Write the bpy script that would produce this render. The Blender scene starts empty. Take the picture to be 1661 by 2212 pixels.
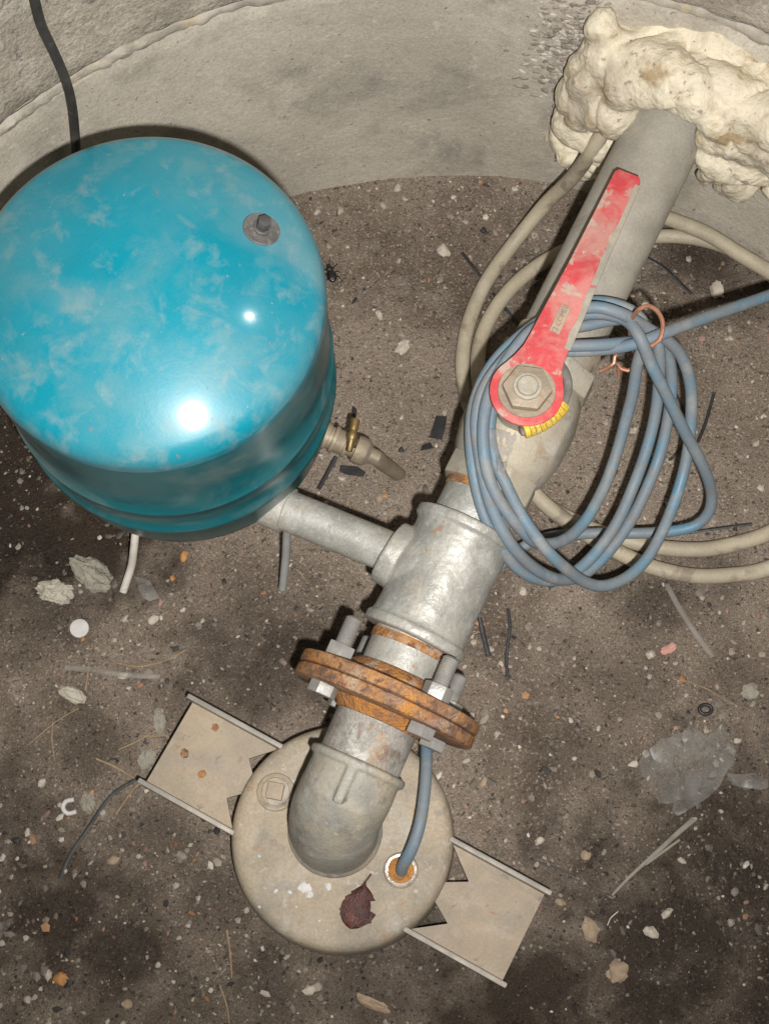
import bpy, bmesh, math, random
from mathutils import Vector, Matrix, noise
import numpy as np

random.seed(7)
S = bpy.context.scene
COL = S.collection

# ------------------------------------------------------------------ camera
F, CX, CY = 3000.0, 830.5, 1106.0          # focal length and centre in picture units (picture 1661 wide)
NAD = (880.0, 2080.0)                      # where the plumb line under the camera meets the picture
CAMZ = 1.235
nx, ny = (NAD[0] - CX) / F, -(NAD[1] - CY) / F
TILT = math.atan(math.hypot(nx, ny)); ROLL = -math.atan2(nx, -ny)
CM = Matrix.Rotation(TILT, 3, 'X') @ Matrix.Rotation(ROLL, 3, 'Z')
CL = Vector((0, 0, CAMZ))
cam = bpy.data.cameras.new('camera'); co = bpy.data.objects.new('camera', cam); COL.objects.link(co)
co.matrix_world = Matrix.Translation(CL) @ CM.to_4x4()
cam.sensor_fit = 'HORIZONTAL'; cam.sensor_width = 36; cam.lens = 36 * F / 1661
cam.clip_start = 0.02; cam.clip_end = 200
S.camera = co

# ------------------------------------------------------------------ light
w = bpy.data.worlds.new('World'); S.world = w; w.use_nodes = True
wn = w.node_tree.nodes; wl = w.node_tree.links
sky = wn.new('ShaderNodeTexSky'); sky.sky_type = 'NISHITA'; sky.sun_disc = False
SUN_DIR = Vector((0.478, 0.154, 0.865)).normalized()
sky.sun_elevation = math.asin(SUN_DIR.z); sky.sun_rotation = math.atan2(SUN_DIR.x, SUN_DIR.y)
wn['Background'].inputs[1].default_value = 0.05
wl.new(sky.outputs[0], wn['Background'].inputs[0])
sl = bpy.data.lights.new('sun', 'SUN'); sl.energy = 5.0; sl.angle = math.radians(0.5); sl.color = (1, .95, .88)
so = bpy.data.objects.new('sun', sl); COL.objects.link(so)
so.rotation_euler = SUN_DIR.to_track_quat('Z', 'Y').to_euler(); so.location = (1, 1, 3)
# the camera's own flash gun: its reflection shows on the tank and it throws the hard narrow shadows
fl = bpy.data.lights.new('camera_flash', 'SPOT'); fl.energy = 1750; fl.spot_size = math.radians(82); fl.spot_blend = 1.0; fl.shadow_soft_size = 0.011; fl.color = (1, .97, .93)
fo = bpy.data.objects.new('camera_flash', fl); COL.objects.link(fo)
fo.rotation_euler = (CM @ Matrix.Rotation(math.radians(9), 3, 'X')).to_euler()
fo.location = CL + CM @ Vector((0.038, -0.056, 0.0))
S.cycles.use_adaptive_sampling = True; S.cycles.adaptive_threshold = 0.025
S.cycles.max_bounces = 5; S.cycles.diffuse_bounces = 2; S.cycles.glossy_bounces = 2; S.cycles.transparent_max_bounces = 6
S.view_settings.view_transform = 'Standard'; S.view_settings.look = 'None'
S.view_settings.exposure = -4.5; S.view_settings.gamma = 1.0; S.view_settings.use_curve_mapping = False

# ------------------------------------------------------------------ positions
def ray(px, py): return CM @ Vector(((px - CX) / F, -(py - CY) / F, -1.0))
def at(px, py, z=0.0):
    d = ray(px, py); return CL + d * ((z - CAMZ) / d.z)
PC = Vector((0.050, 0.251, 0)); PR = 0.500     # pit centre and inner radius
def at_wall(px, py, inset=0.0):
    d = ray(px, py); o = CL - PC; r = PR - inset
    a = d.x * d.x + d.y * d.y; b = 2 * (o.x * d.x + o.y * d.y); c = o.x * o.x + o.y * o.y - r * r
    t = (-b + math.sqrt(b * b - 4 * a * c)) / (2 * a)
    return CL + d * t
def gh(x, y):
    p = Vector((x, y, 0.0))
    h = 0.010 * noise.noise(p * 4.1 + Vector((3, 1, 0))) + 0.004 * noise.noise(p * 13) + 0.0022 * noise.noise(p * 38) + 0.0012 * noise.noise(p * 95)
    d = PR - math.hypot(x - PC.x, y - PC.y)
    if d < 0.06: h += 0.012 * (1 - max(d, 0) / 0.06) ** 2
    return h
def ag(px, py, dz=0.0):                        # a point on the dirt
    p = at(px, py, 0)
    for _ in range(3): p = at(px, py, gh(p.x, p.y) + dz)
    return p

# ------------------------------------------------------------------ materials
def mk(name, c1, c2, scale=20, layers=(), rough=(.5, .75), bump=.3, bscale=150, metal=0.0, spec=.5, coat=0.0, coat_r=.1, bdist=.002, fine=None, sss=0, lo=.40, hi=.60):
    m = bpy.data.materials.new(name); m.use_nodes = True
    N = m.node_tree.nodes; L = m.node_tree.links; B = N['Principled BSDF']
    tc = N.new('ShaderNodeTexCoord'); vec = tc.outputs['Object']
    def nz(sc, det=4, ro=.6, dist=0.0, off=0.0):
        n = N.new('ShaderNodeTexNoise'); n.inputs['Scale'].default_value = sc; n.inputs['Detail'].default_value = det
        n.inputs['Roughness'].default_value = ro; n.inputs['Distortion'].default_value = dist
        if off:
            mp = N.new('ShaderNodeVectorMath'); mp.operation = 'ADD'; mp.inputs[1].default_value = (off, off * .7, off * 1.3)
            L.new(vec, mp.inputs[0]); L.new(mp.outputs[0], n.inputs['Vector'])
        else: L.new(vec, n.inputs['Vector'])
        return n.outputs['Fac']
    def ramp(src, a, b):
        r = N.new('ShaderNodeMapRange'); r.inputs[1].default_value = a; r.inputs[2].default_value = b; L.new(src, r.inputs[0]); return r.outputs[0]
    def mix(f, a, b):
        x = N.new('ShaderNodeMix'); x.data_type = 'RGBA'; L.new(f, x.inputs[0])
        for s, v in ((x.inputs[6], a), (x.inputs[7], b)):
            if isinstance(v, tuple): s.default_value = (*v, 1)
            else: L.new(v, s)
        return x.outputs[2]
    base = nz(scale)
    col = mix(ramp(base, lo, hi), c1, c2)
    rg = N.new('ShaderNodeMapRange'); rg.inputs[1].default_value = .3; rg.inputs[2].default_value = .7
    rg.inputs[3].default_value = rough[0]; rg.inputs[4].default_value = rough[1]; L.new(nz(scale * 2.3, off=3), rg.inputs[0])
    ro = rg.outputs[0]
    me = None
    for i, ly in enumerate(layers):            # (colour, scale, from, to, strength, roughness, kill_metal)
        c, sc, a, b = ly[:4]; a = .5 + (a - .5) * .62; b = .5 + (b - .5) * .62; st = ly[4] if len(ly) > 4 else 1
        f = ramp(nz(sc, 5, .62, ly[6] if len(ly) > 6 else .4, off=5.3 + 4.1 * i), a, b)
        if st != 1:
            q = N.new('ShaderNodeMath'); q.operation = 'MULTIPLY'; q.inputs[1].default_value = st; L.new(f, q.inputs[0]); f = q.outputs[0]
        col = mix(f, col, c)
        if len(ly) > 5:
            q = N.new('ShaderNodeMix'); L.new(f, q.inputs[0]); L.new(ro, q.inputs[2]); q.inputs[3].default_value = ly[5]; ro = q.outputs[0]
    if fine:                                   # (scale, dark, light) grain
        g = nz(fine[0], 3, .7, off=1.7)
        mr = N.new('ShaderNodeMapRange'); mr.inputs[1].default_value = .3; mr.inputs[2].default_value = .7
        mr.inputs[3].default_value = fine[1]; mr.inputs[4].default_value = fine[2]; L.new(g, mr.inputs[0])
        x = N.new('ShaderNodeVectorMath'); x.operation = 'SCALE'; L.new(col, x.inputs[0]); L.new(mr.outputs[0], x.inputs[3]); col = x.outputs[0]
    L.new(col, B.inputs['Base Color']); L.new(ro, B.inputs['Roughness'])
    B.inputs['Metallic'].default_value = metal; B.inputs['Specular IOR Level'].default_value = spec
    B.inputs['Coat Weight'].default_value = coat; B.inputs['Coat Roughness'].default_value = coat_r
    if bump:
        bp = N.new('ShaderNodeBump'); bp.inputs['Strength'].default_value = bump; bp.inputs['Distance'].default_value = bdist
        L.new(nz(bscale, 3, .65, off=9), bp.inputs['Height']); L.new(bp.outputs[0], B.inputs['Normal'])
    return m

MT = {}
MT['dirt'] = mk('dirt', (.258, .207, .163), (.20, .158, .122), 7, [((.105, .077, .055), 5.5, .50, .74, .85, .55), ((.25, .21, .17), 30, .58, .75, .5), ((.36, .31, .255), 330, .62, .70, .8), ((.045, .037, .031), 240, .63, .72, .8)],
             (.6, .9), .9, 420, bdist=.003, fine=(700, .5, 1.5), spec=.35)
MT['concrete'] = mk('concrete', (.53, .485, .405), (.43, .392, .325), 6, [((.56, .525, .45), 3.1, .52, .75, .7), ((.30, .272, .232), 11, .52, .78, .85), ((.40, .36, .31), 55, .55, .8, .6), ((.17, .15, .13), 150, .745, .79, .8), ((.58, .54, .47), 90, .66, .8, .6)],
             (.75, .95), .45, 160, fine=(420, .82, 1.16), spec=.25)
MT['concrete_rough'] = mk('concrete_rough', (.44, .395, .33), (.32, .285, .235), 16, [((.52, .48, .41), 40, .58, .72, .6), ((.13, .115, .10), 90, .68, .76, .6)],
             (.8, .95), .8, 190, fine=(420, .75, 1.2), spec=.2, bdist=.003)
MT['mortar'] = mk('mortar', (.46, .42, .36), (.33, .30, .25), 40, [((.50, .42, .28), 60, .62, .7, .6)], (.8, .95), .6, 300, spec=.2)
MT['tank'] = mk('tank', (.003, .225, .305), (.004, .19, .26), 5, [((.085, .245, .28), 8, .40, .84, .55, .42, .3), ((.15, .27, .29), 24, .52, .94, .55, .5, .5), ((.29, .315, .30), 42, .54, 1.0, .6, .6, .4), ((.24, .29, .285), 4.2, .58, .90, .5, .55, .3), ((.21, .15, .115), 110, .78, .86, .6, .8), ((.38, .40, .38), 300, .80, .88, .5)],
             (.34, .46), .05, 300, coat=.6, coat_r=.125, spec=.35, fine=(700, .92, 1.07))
MT['tank_side_shaded'] = mk('tank_side_shaded', (.004, .125, .15), (.004, .10, .12), 7, [((.13, .19, .19), 12, .5, .75, .6, .6), ((.003, .07, .085), 16, .58, .74, .8)], (.3, .45), .06, 200, coat=.4, coat_r=.2)  # tank teal darkened for the side: its grazing-light shade is put into the colour
MT['galv'] = mk('galvanised', (.41, .40, .355), (.30, .295, .27), 26, [((.52, .515, .48), 28, .53, .75, .65), ((.41, .355, .27), 16, .55, .78, .65, .8), ((.26, .25, .23), 50, .60, .80, .6, .7), ((.34, .17, .09), 60, .74, .80, .6, .9), ((.62, .61, .57), 160, .68, .78, .5)],
             (.38, .6), .25, 260, metal=.2, fine=(500, .84, 1.16))
MT['galv_dull'] = mk('galvanised_dull', (.36, .345, .30), (.27, .26, .23), 22, [((.42, .36, .265), 15, .5, .74, .75, .8), ((.48, .47, .43), 34, .60, .78, .6), ((.18, .16, .14), 60, .64, .80, .6), ((.56, .54, .5), 170, .70, .78, .5)],
             (.55, .8), .3, 260, metal=.15, fine=(500, .88, 1.12))
MT['nipple_speckled'] = mk('speckled_nipple', (.36, .345, .31), (.25, .235, .21), 70, [((.50, .49, .45), 40, .56, .70, .8), ((.20, .13, .10), 60, .62, .74, .7), ((.40, .24, .12), 22, .64, .78, .6)], (.5, .75), .5, 300, metal=.15, fine=(500, .8, 1.2))
MT['beige'] = mk('dusty_beige_casting', (.40, .33, .24), (.31, .265, .20), 14, [((.44, .41, .35), 26, .53, .78, .7), ((.25, .225, .19), 14, .55, .80, .7), ((.22, .20, .175), 48, .60, .80, .6), ((.36, .19, .11), 60, .72, .78, .6), ((.50, .49, .46), 110, .70, .78, .6)],
             (.55, .8), .35, 240, fine=(420, .86, 1.14), spec=.4)
MT['beige_plate'] = mk('dusty_beige_plate', (.41, .33, .24), (.33, .275, .21), 18, [((.30, .265, .22), 16, .55, .80, .65), ((.45, .38, .30), 40, .58, .80, .6), ((.34, .17, .10), 60, .76, .80, .7), ((.20, .18, .155), 120, .70, .78, .6)], (.6, .8), .15, 200, fine=(420, .9, 1.1), spec=.35)
MT['rail'] = mk('dusty_steel_lip', (.36, .33, .29), (.27, .245, .215), 30, [((.42, .37, .29), 20, .55, .75, .6)], (.5, .7), .2, 200, metal=.2)
MT['valve'] = mk('valve_body', (.44, .39, .30), (.35, .32, .265), 18, [((.50, .48, .43), 30, .58, .76, .5), ((.33, .20, .11), 40, .68, .76, .5)], (.5, .75), .25, 240, metal=.2, fine=(500, .9, 1.1))
MT['wall_pipe'] = mk('wall_pipe_plastic', (.37, .345, .295), (.29, .268, .23), 16, [((.42, .385, .31), 11, .55, .78, .6), ((.20, .18, .16), 30, .66, .78, .4)], (.5, .72), .15, 260, fine=(450, .88, 1.12))
MT['rust'] = mk('rust', (.40, .20, .075), (.24, .125, .07), 60, [((.50, .40, .28), 24, .55, .72, .85), ((.46, .19, .035), 30, .58, .72, .8), ((.30, .20, .15), 34, .58, .72, .7), ((.11, .065, .05), 70, .54, .72, .75), ((.08, .05, .04), 180, .60, .70, .7)], (.75, .95), .55, 420, bdist=.002, fine=(600, .7, 1.3))
MT['rust_orange'] = mk('rust_orange', (.46, .20, .045), (.27, .125, .055), 60, [((.42, .34, .27), 40, .6, .7, .7), ((.12, .06, .04), 90, .62, .72, .8)], (.8, .95), 1.0, 300, bdist=.003)
MT['zinc'] = mk('zinc_bolt', (.37, .36, .34), (.29, .28, .265), 60, [((.42, .37, .30), 50, .58, .74, .5)], (.4, .55), .2, 500, metal=.3)
MT['red'] = mk('red_paint', (.60, .055, .065), (.50, .07, .075), 24, [((.56, .25, .22), 26, .42, .68, .8, .75), ((.45, .37, .30), 48, .60, .665, .9, .85), ((.47, .36, .29), 20, .58, .80, .6, .85), ((.50, .17, .15), 110, .52, .75, .7, .8), ((.55, .03, .04), 18, .62, .72, .6), ((.60, .40, .36), 120, .76, .82, .7)],
             (.45, .65), .2, 300)
MT['lever_edge'] = mk('worn_lever_steel', (.43, .39, .31), (.34, .31, .26), 60, [((.52, .08, .08), 80, .64, .7, .7)], (.5, .7), .2, 300, metal=.2)
MT['nut'] = mk('nut_steel', (.38, .31, .23), (.30, .25, .19), 60, [((.33, .19, .10), 60, .6, .74, .6)], (.5, .7), .3, 400, metal=.25)
MT['blue'] = mk('blue_cable_sheath', (.155, .205, .25), (.195, .215, .23), 28, [((.07, .25, .37), 26, .52, .80, .6, .45), ((.29, .295, .285), 34, .54, .80, .65, .8), ((.22, .185, .15), 60, .60, .80, .6, .85)], (.5, .75), .12, 300, fine=(600, .92, 1.08))
MT['cream'] = mk('cream_cable_sheath', (.44, .385, .28), (.36, .315, .235), 22, [((.23, .185, .14), 30, .57, .70, .8), ((.50, .46, .37), 16, .6, .76, .6)], (.5, .75), .12, 260, fine=(500, .9, 1.1))
MT['black'] = mk('black_cable', (.030, .029, .028), (.050, .048, .045), 40, [((.10, .095, .09), 80, .62, .8, .5)], (.5, .7), .1, 300)
MT['blackplastic'] = mk('black_plastic', (.018, .018, .019), (.032, .031, .032), 60, [((.12, .11, .10), 90, .66, .8, .6)], (.35, .55), .2, 300)
MT['grey_cable'] = mk('grey_cable', (.33, .33, .325), (.28, .28, .275), 40, [((.36, .33, .28), 60, .6, .78, .4)], (.5, .65), .08, 300)
MT['white_cable'] = mk('white_cable', (.62, .58, .52), (.52, .48, .43), 50, [((.33, .29, .25), 90, .66, .76, .5)], (.5, .65), .08, 300)
MT['foam'] = mk('expanding_foam', (.74, .67, .51), (.66, .59, .45), 14, [((.46, .40, .31), 12, .50, .76, .85), ((.36, .25, .12), 26, .56, .74, .8), ((.76, .69, .54), 26, .56, .80, .7), ((.25, .19, .15), 130, .68, .76, .75)],
             (.4, .65), .55, 260, spec=.45, bdist=.003)
MT['foam_crust'] = mk('dirty_foam_crust', (.42, .37, .285), (.30, .26, .20), 30, [((.20, .155, .12), 50, .6, .74, .6)], (.7, .9), .5, 200)
MT['foam_bit'] = mk('grey_foam_bit', (.33, .305, .25), (.25, .23, .185), 50, [((.22, .19, .15), 120, .62, .74, .6)], (.8, .95), .6, 400, bdist=.002)
MT['foam_pale'] = mk('pale_foam_bit', (.52, .48, .395), (.42, .39, .32), 60, [((.24, .21, .165), 130, .58, .75, .7)], (.8, .95), .7, 400, bdist=.002)
MT['brass'] = mk('dirty_brass', (.27, .19, .075), (.20, .145, .065), 60, [((.40, .34, .24), 60, .6, .75, .5)], (.35, .55), .2, 400, metal=.6)
MT['fitting'] = mk('dull_fitting', (.34, .28, .20), (.26, .22, .165), 50, [((.40, .32, .20), 60, .58, .74, .5)], (.5, .7), .25, 300, metal=.3)
MT['copper'] = mk('copper_wire', (.55, .27, .17), (.42, .20, .13), 80, [((.50, .36, .28), 100, .6, .75, .5)], (.35, .55), .1, 400, metal=.5)
MT['yellow'] = mk('yellow_marker', (.72, .50, .055), (.62, .43, .06), 90, [((.66, .53, .25), 90, .56, .72, .6)], (.4, .6), .1, 400)
MT['ink'] = mk('marker_ink', (.36, .25, .05), (.42, .30, .06), 200, (), (.6, .7), 0)
MT['plate_label'] = mk('lever_label', (.43, .33, .24), (.36, .28, .21), 120, [((.50, .22, .19), 200, .6, .75, .6)], (.6, .8), .2, 400)
MT['label_ink'] = mk('lever_label_ink', (.25, .17, .14), (.36, .25, .19), 300, (), (.6, .7), 0, lo=.45, hi=.55)
MT['tie'] = mk('grey_tie', (.15, .14, .13), (.20, .185, .17), 120, [((.28, .26, .235), 150, .6, .75, .5)], (.4, .6), .15, 400)
MT['leaf'] = mk('dry_leaf', (.085, .022, .014), (.045, .014, .010), 120, [((.16, .055, .035), 150, .58, .72, .6)], (.45, .65), .5, 500)
MT['gland_white'] = mk('shiny_gland_ring', (.68, .62, .55), (.50, .42, .33), 150, [((.40, .20, .08), 200, .64, .75, .5)], (.2, .4), .3, 300, metal=.4)
MT['resin'] = mk('orange_resin', (.45, .19, .03), (.28, .12, .03), 150, [((.60, .35, .08), 200, .6, .72, .6)], (.4, .6), .6, 500)
MT['dark_metal'] = mk('dull_tank_plug', (.14, .132, .128), (.10, .096, .093), 80, [((.30, .27, .24), 120, .6, .75, .5)], (.5, .7), .3, 500, metal=.2)
MT['dark_rubber'] = mk('dark_plug_cap', (.055, .055, .055), (.08, .078, .076), 90, (), (.6, .8), .2, 500)
MT['white_disc'] = mk('white_plastic_disc', (.60, .585, .57), (.53, .515, .50), 120, [((.42, .39, .36), 160, .64, .76, .4)], (.5, .7), .1, 400)
MT['straw'] = mk('dry_straw', (.33, .24, .14), (.24, .17, .10), 120, (), (.6, .8), .3, 600)
MT['twig_grey'] = mk('grey_strap', (.27, .245, .20), (.21, .19, .155), 60, (), (.6, .8), .3, 500)
MT['beetle'] = mk('beetle_shell', (.008, .008, .009), (.014, .013, .013), 200, (), (.2, .35), .3, 900, coat=.3)
MT['stone_pale'] = mk('pale_stone', (.50, .44, .36), (.40, .345, .28), 160, [((.55, .52, .46), 200, .6, .72, .6)], (.6, .85), .3, 500)
MT['stone_tan'] = mk('tan_stone', (.36, .27, .18), (.28, .21, .15), 160, (), (.6, .85), .3, 500)
MT['stone_orange'] = mk('orange_stone', (.50, .24, .08), (.38, .19, .08), 160, (), (.5, .8), .3, 500)
MT['stone_dark'] = mk('dark_stone', (.045, .042, .042), (.075, .07, .068), 160, (), (.5, .8), .3, 500)
MT['pink'] = mk('pink_scrap', (.55, .26, .22), (.46, .25, .21), 160, [((.55, .45, .40), 200, .58, .7, .7)], (.6, .8), .3, 500)

def attr_mat(name):
    m = mk(name, (.5, .5, .5), (.5, .5, .5), 100, (), (.45, .8), .3, 900, spec=.5)
    N = m.node_tree.nodes; L = m.node_tree.links
    a = N.new('ShaderNodeAttribute'); a.attribute_name = 'tint'
    L.new(a.outputs['Color'], N['Principled BSDF'].inputs['Base Color'])
    return m
MT['gravel'] = attr_mat('gravel')
def film_mat(name, tint, alpha, rough=.25):
    m = bpy.data.materials.new(name); m.use_nodes = True; N = m.node_tree.nodes; L = m.node_tree.links
    B = N['Principled BSDF']; B.inputs['Base Color'].default_value = (*tint, 1); B.inputs['Roughness'].default_value = rough
    tc = N.new('ShaderNodeTexCoord'); n = N.new('ShaderNodeTexNoise'); n.inputs['Scale'].default_value = 45; n.inputs['Detail'].default_value = 6
    L.new(tc.outputs['Object'], n.inputs['Vector'])
    r = N.new('ShaderNodeMapRange'); r.inputs[1].default_value = .35; r.inputs[2].default_value = .7; r.inputs[3].default_value = alpha * .55; r.inputs[4].default_value = min(1, alpha * 1.5)
    L.new(n.outputs['Fac'], r.inputs[0]); L.new(r.outputs[0], B.inputs['Alpha'])
    return m
MT['film'] = film_mat('clear_plastic_film', (.40, .39, .36), .25, .33)
MT['web'] = film_mat('cobweb', (.42, .40, .40), .30, .8)
MT['clear'] = film_mat('clear_plastic_tube', (.42, .38, .34), .33, .2)

# ------------------------------------------------------------------ mesh tools
def frame(d):
    d = Vector(d).normalized(); up = Vector((0, 0, 1)) if abs(d.z) < .95 else Vector((0, 1, 0))
    u = d.cross(up).normalized(); v = u.cross(d).normalized()
    return u, v, d
def lathe(prof, P, d, n=48, seg=None):
    u, v, w_ = frame(d); V = []; Fc = []
    rings = []
    for t, r in prof:
        c = Vector(P) + w_ * t
        if r < 1e-6: rings.append([len(V)]); V.append(c)
        else:
            rings.append(list(range(len(V), len(V) + n)))
            for i in range(n):
                a = 2 * math.pi * i / n; V.append(c + u * (math.cos(a) * r) + v * (math.sin(a) * r))
    for A, B_ in zip(rings, rings[1:]):
        if len(A) == 1 and len(B_) == 1: continue
        for i in range(n):
            j = (i + 1) % n
            if len(A) == 1: Fc.append((A[0], B_[j], B_[i]))
            elif len(B_) == 1: Fc.append((A[i], A[j], B_[0]))
            else: Fc.append((A[i], A[j], B_[j], B_[i]))
    return V, Fc
def solid(prof): return [(prof[0][0], 0)] + list(prof) + [(prof[-1][0], 0)]
def spline(pts, step=.006):
    P = [Vector(p) for p in pts]; P = [P[0] * 2 - P[1]] + P + [P[-1] * 2 - P[-2]]
    out = []
    for i in range(1, len(P) - 2):
        a, b, c, d = P[i - 1:i + 3]; k = max(1, int((c - b).length / step))
        for j in range(k):
            t = j / k
            out.append(.5 * ((2 * b) + (c - a) * t + (2 * a - 5 * b + 4 * c - d) * t * t + (3 * b - a - 3 * c + d) * t ** 3))
    out.append(P[-2]); return out
def tube(pts, r, n=12, step=.006, smooth=True, flat=1.0, caps=True):
    Q = spline(pts, step) if smooth else [Vector(p) for p in pts]
    V = []; Fc = []; u = None
    for i, p in enumerate(Q):
        d = (Q[min(i + 1, len(Q) - 1)] - Q[max(i - 1, 0)]).normalized()
        if u is None: u = frame(d)[0]
        else: u = (u - d * u.dot(d)).normalized()
        v = d.cross(u)
        rr = r(i / (len(Q) - 1)) if callable(r) else r
        for k in range(n):
            a = 2 * math.pi * k / n; V.append(p + u * (math.cos(a) * rr) + v * (math.sin(a) * rr * flat))
    for i in range(len(Q) - 1):
        for k in range(n):
            l = (k + 1) % n; Fc.append((i * n + k, i * n + l, (i + 1) * n + l, (i + 1) * n + k))
    if caps:
        Fc.append(tuple(range(n))[::-1]); Fc.append(tuple(range((len(Q) - 1) * n, len(Q) * n)))
    return V, Fc
def prism(poly, O, u, v, w_, h):
    """polygon in (u, v) extruded by h along w"""
    V = [O + u * a + v * b for a, b in poly] + [O + u * a + v * b + w_ * h for a, b in poly]; n = len(poly)
    Fc = [tuple(range(n))[::-1], tuple(range(n, 2 * n))] + [(i, (i + 1) % n, n + (i + 1) % n, n + i) for i in range(n)]
    return V, Fc
def merge(*ms):
    V = []; Fc = []
    for v, f in ms:
        o = len(V); V += list(v); Fc += [tuple(i + o for i in q) for q in f]
    return V, Fc
def obj(name, vf, mat, parent=None, org=None, bevel=0, sharp=35, tint=None, smooth=True):
    V, Fc = vf
    if org is None: org = parent['_o'] if parent is not None else None
    if org is None:
        c = sum((Vector(v) for v in V), Vector()) / len(V); org = (c.x, c.y, min(v[2] for v in V))
    O = Vector(org)
    me = bpy.data.meshes.new(name); me.from_pydata([tuple(Vector(v) - O) for v in V], [], Fc)
    bm = bmesh.new(); bm.from_mesh(me); bmesh.ops.recalc_face_normals(bm, faces=bm.faces)
    if bevel:
        es = [e for e in bm.edges if len(e.link_faces) == 2 and e.calc_face_angle(0) > math.radians(30)]
        bmesh.ops.bevel(bm, geom=es, offset=bevel, segments=2, profile=.6, affect='EDGES', clamp_overlap=True)
    bm.to_mesh(me); bm.free()
    if smooth:
        me.polygons.foreach_set('use_smooth', [True] * len(me.polygons)); me.set_sharp_from_angle(angle=math.radians(sharp))
    me.materials.append(MT[mat] if isinstance(mat, str) else mat)
    o = bpy.data.objects.new(name, me); COL.objects.link(o)
    if parent is not None: o.parent = parent; o['_o'] = list(parent['_o'])
    else: o.location = O; o['_o'] = list(O)
    return o
def thing(name, label, cat, loc, group=None):
    o = bpy.data.objects.new(name, None); COL.objects.link(o); o.location = loc; o.empty_display_size = .02; o['_o'] = list(loc)
    return tag(o, label, cat, group)
def tag(o, label, cat, group=None):
    o['label'] = label; o['category'] = cat
    if group: o['group'] = group
    return o
def remeshed(vf, voxel, smooth_it=4, disp=None):
    """fuse overlapping solids into one cast-looking skin"""
    me = bpy.data.meshes.new('tmp'); me.from_pydata([tuple(v) for v in vf[0]], [], vf[1])
    bm = bmesh.new(); bm.from_mesh(me); bmesh.ops.recalc_face_normals(bm, faces=bm.faces); bm.to_mesh(me); bm.free()
    o = bpy.data.objects.new('tmp', me); COL.objects.link(o)
    m = o.modifiers.new('r', 'REMESH'); m.mode = 'VOXEL'; m.voxel_size = voxel
    s = o.modifiers.new('s', 'SMOOTH'); s.factor = .5; s.iterations = smooth_it
    dg = bpy.context.evaluated_depsgraph_get(); e = o.evaluated_get(dg); r = e.to_mesh()
    V = [v.co.copy() for v in r.vertices]; Nn = [v.normal.copy() for v in r.vertices]; Fc = [tuple(p.vertices) for p in r.polygons]
    e.to_mesh_clear(); bpy.data.objects.remove(o); bpy.data.meshes.remove(me)
    if disp: V = [v + n * disp(v) for v, n in zip(V, Nn)]
    return V, Fc
ICO = None
def ico(sub=1):
    bm = bmesh.new(); bmesh.ops.create_icosphere(bm, subdivisions=sub, radius=1)
    V = [v.co.copy() for v in bm.verts]; Fc = [tuple(x.index for x in f.verts) for f in bm.faces]; bm.free(); return V, Fc
ICO1, ICO2, ICO3, ICO4 = ico(1), ico(2), ico(3), ico(5)
def rock(c, sx, sy, sz, rz=0, seed=0, src=None, amp=.35, fr=1.3, tilt=0, gr=0):
    V, Fc = src or ICO2
    R = Matrix.Rotation(rz, 3, 'Z') @ Matrix.Rotation(tilt, 3, 'X'); sd = Vector((seed * 1.7, seed * .9, seed * 2.3)); out = []
    for v in V:
        k = 1 + amp * noise.noise(v * fr + sd) + amp * .4 * noise.noise(v * fr * 2.7 + sd) + gr * noise.noise(v * fr * 7 + sd)
        out.append(Vector(c) + R @ Vector((v.x * sx * k, v.y * sy * k, v.z * sz * k)))
    return out, Fc

# ------------------------------------------------------------------ ground and pit rings
n = 340; x0, y0, sz = PC.x - .545, PC.y - .545, 1.09
V = []
for j in range(n + 1):
    for i in range(n + 1):
        x, y = x0 + sz * i / n, y0 + sz * j / n; V.append(Vector((x, y, gh(x, y))))
Fc = [(j * (n + 1) + i, j * (n + 1) + i + 1, (j + 1) * (n + 1) + i + 1, (j + 1) * (n + 1) + i) for j in range(n) for i in range(n)]
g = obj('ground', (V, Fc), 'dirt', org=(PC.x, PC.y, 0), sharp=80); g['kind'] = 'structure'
damp_shade = [(at(a, b), r, k) for a, b, r, k in [(40, 1060, .13, 1.3), (200, 1150, .085, 1.3), (-20, 940, .09, 1.3), (10, 1200, .08, 1.1), (90, 1330, .05, .6), (1500, 560, .05, .85), (1620, 640, .05, .6), (1410, 1310, .05, .7), (1560, 1240, .03, .5), (600, 1430, .075, .75), (470, 1450, .07, .7), (560, 1330, .05, .5), (520, 1250, .03, .4),
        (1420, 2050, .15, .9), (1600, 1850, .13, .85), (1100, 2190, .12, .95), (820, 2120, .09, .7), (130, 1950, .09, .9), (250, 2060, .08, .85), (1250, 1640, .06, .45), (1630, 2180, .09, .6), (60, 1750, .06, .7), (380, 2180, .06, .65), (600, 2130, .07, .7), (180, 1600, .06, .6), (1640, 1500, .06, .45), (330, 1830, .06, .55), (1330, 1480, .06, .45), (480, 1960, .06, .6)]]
def damp_shade_at(x, y):
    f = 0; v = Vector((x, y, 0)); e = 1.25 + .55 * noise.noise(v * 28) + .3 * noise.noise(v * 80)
    for c, r, k in damp_shade:
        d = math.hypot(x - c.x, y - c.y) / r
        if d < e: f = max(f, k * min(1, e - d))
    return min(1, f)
da = g.data.attributes.new('damp_shade', 'FLOAT', 'POINT'); dv = [damp_shade_at(v.x, v.y) for v in V]
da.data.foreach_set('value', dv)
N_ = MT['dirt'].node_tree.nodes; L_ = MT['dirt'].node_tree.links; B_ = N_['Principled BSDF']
aa = N_.new('ShaderNodeAttribute'); aa.attribute_name = 'damp_shade'; mx = N_.new('ShaderNodeMix'); mx.data_type = 'RGBA'
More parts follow.
